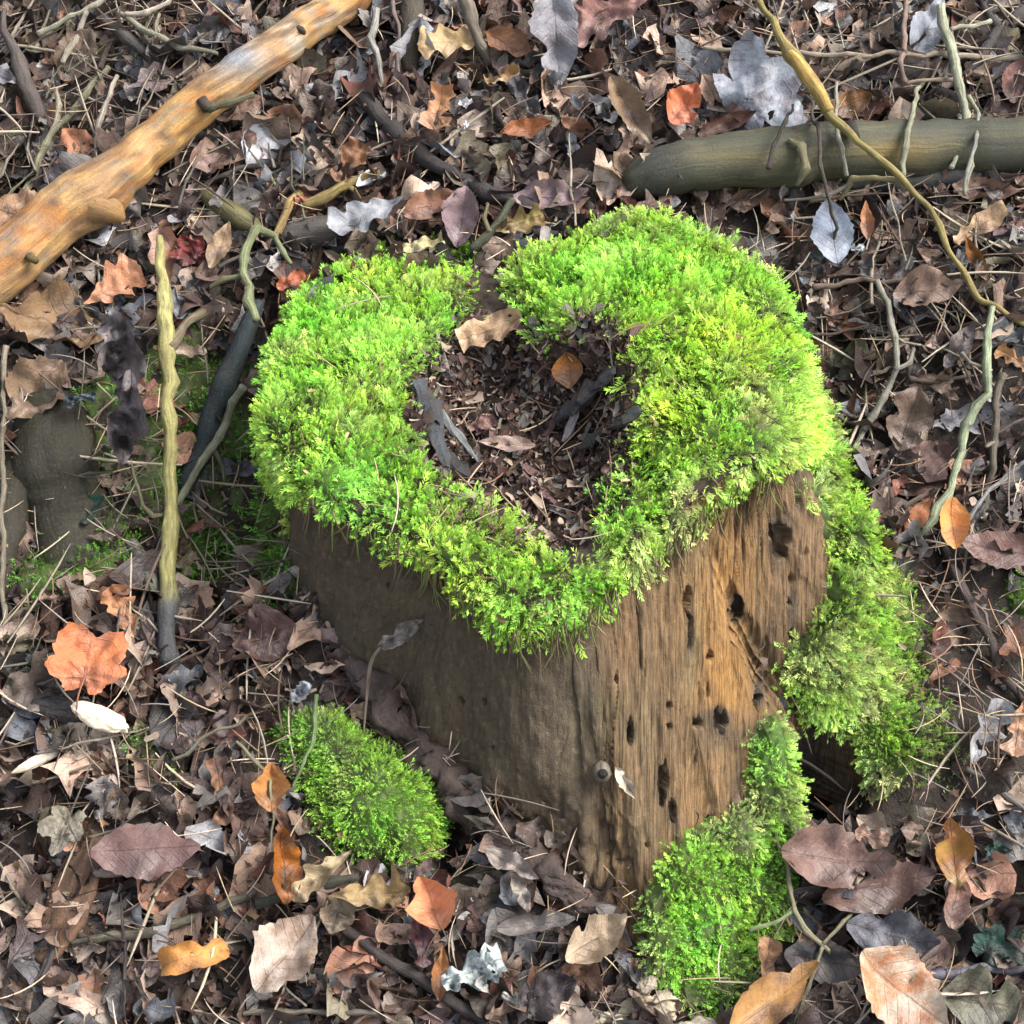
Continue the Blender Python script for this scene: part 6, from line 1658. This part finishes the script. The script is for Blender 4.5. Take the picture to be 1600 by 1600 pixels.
tag(mk('litter_crumbs', V, F, M_CRUMB, None, C * .8), 'small crumbled fragments of bark and leaf over the soil', None, None, 'stuff')
# crumbs in the bowl of the stump: a part of the stump
br = np.random.default_rng(65)
pr = [chip(br) for _ in range(10)]
Vs, Fs, Cs, off = [], [], [], 0
for i in range(4200):
    px, py = br.uniform(640, 990), br.uniform(490, 885)
    if poly_sd(np.array([px]), np.array([py]), CAV + [])[0] < -70: continue
    loc, nor, _, _ = B_TOP.ray_cast(Vector(CAM), Vector(ray(px, py)))
    if loc is None: continue
    v, f = pr[int(br.integers(10))]
    Fm = frame(unit(np.array(nor) * np.sign(nor[2]) + br.normal(size=3) * .5), br.normal(size=3))
    v = v @ Fm.T * float(np.clip(br.lognormal(-4.6, .55), .003, .03)) + np.array(loc) + np.array([0, 0, br.uniform(0, .008)])
    Vs.append(v); Fs.append(f + off); off += len(v)
    c = [DARK, BROWN, DARK, (.06, .04, .03), GREY, PURPLE, (.26, .2, .15)][int(br.integers(7))]
    Cs.append(np.broadcast_to(np.array(c), v.shape))
mk('rotten_crumbs', L(np.concatenate(Vs)), np.concatenate(Fs), M_CRUMB, stump, np.concatenate(Cs))['kind'] = 'stuff'

Vs, Fs, Cs, off = [], [], [], 0
for i in range(420):
    px, py = br.uniform(390, 1290), br.uniform(330, 1000)
    if max(poly_sd(np.array([px]), np.array([py]), MOSS_LEFT)[0], poly_sd(np.array([px]), np.array([py]), MOSS_RIGHT)[0]) < 8: continue
    p, n, kd = shit(px, py)
    if kd != 'stump': continue
    p = p - ray(px, py) * br.uniform(.016, .027)
    long_ = br.random() < .45
    v, f = (NB[int(br.integers(7))] if long_ else pr[int(br.integers(10))])
    Fm = frame(unit(n + br.normal(size=3) * .4), br.normal(size=3))
    v = v @ Fm.T * (br.uniform(.018, .045) if long_ else float(np.clip(br.lognormal(-4.9, .4), .004, .014))) + p
    Vs.append(v); Fs.append(f + off); off += len(v)
    Cs.append(np.broadcast_to(np.array([(.34, .26, .13), (.14, .085, .05), (.22, .15, .08), (.06, .04, .03)][int(br.integers(4))]), v.shape))
mk('caught_debris', L(np.concatenate(Vs)), np.concatenate(Fs), M_STRAW, stump, np.concatenate(Cs))['kind'] = 'stuff'

# ------------------------------------------------------------------ a label of its own for every small thing
ORD = ['leftmost', 'second from left', 'third from left', 'fourth from left', 'fifth from left', 'sixth from left', 'seventh from left', 'eighth from left']
NUM = ['two', 'three', 'four', 'five', 'six', 'seven', 'eight', 'nine', 'ten']
groups = {}
for e in LABELLED:
    o, size, what, px, py = e[:5]
    zn = e[5] if len(e) > 5 else zone(px, py)
    groups.setdefault((size + what, zn), []).append((px, o, py))
for (what, zn), L_ in groups.items():
    if len(L_) > 8:
        L_ = sorted(L_, key=lambda t: t[2])
        nrow = -(-len(L_) // 8)
        rows = ['upper row', 'lower row'] if nrow == 2 else ['upper row', 'middle row', 'lower row', 'lowest row']
        per = -(-len(L_) // nrow)
        for r_ in range(nrow):
            row = sorted(L_[r_ * per:(r_ + 1) * per], key=lambda t: t[0])
            for i, t in enumerate(row):
                t[1]['label'] = f"{'rightmost' if i == len(row) - 1 else ORD[min(i, 7)]} {what} {rows[r_]} {zn}"
        continue
    L_.sort(key=lambda t: t[0])
    if len(L_) == 1:
        L_[0][1]['label'] = f'{what} {zn}'
        continue
    for i, (px, o, _) in enumerate(L_):
        od = 'rightmost' if i == len(L_) - 1 else ORD[min(i, 7)]
        o['label'] = f'{od} {what} {zn}'
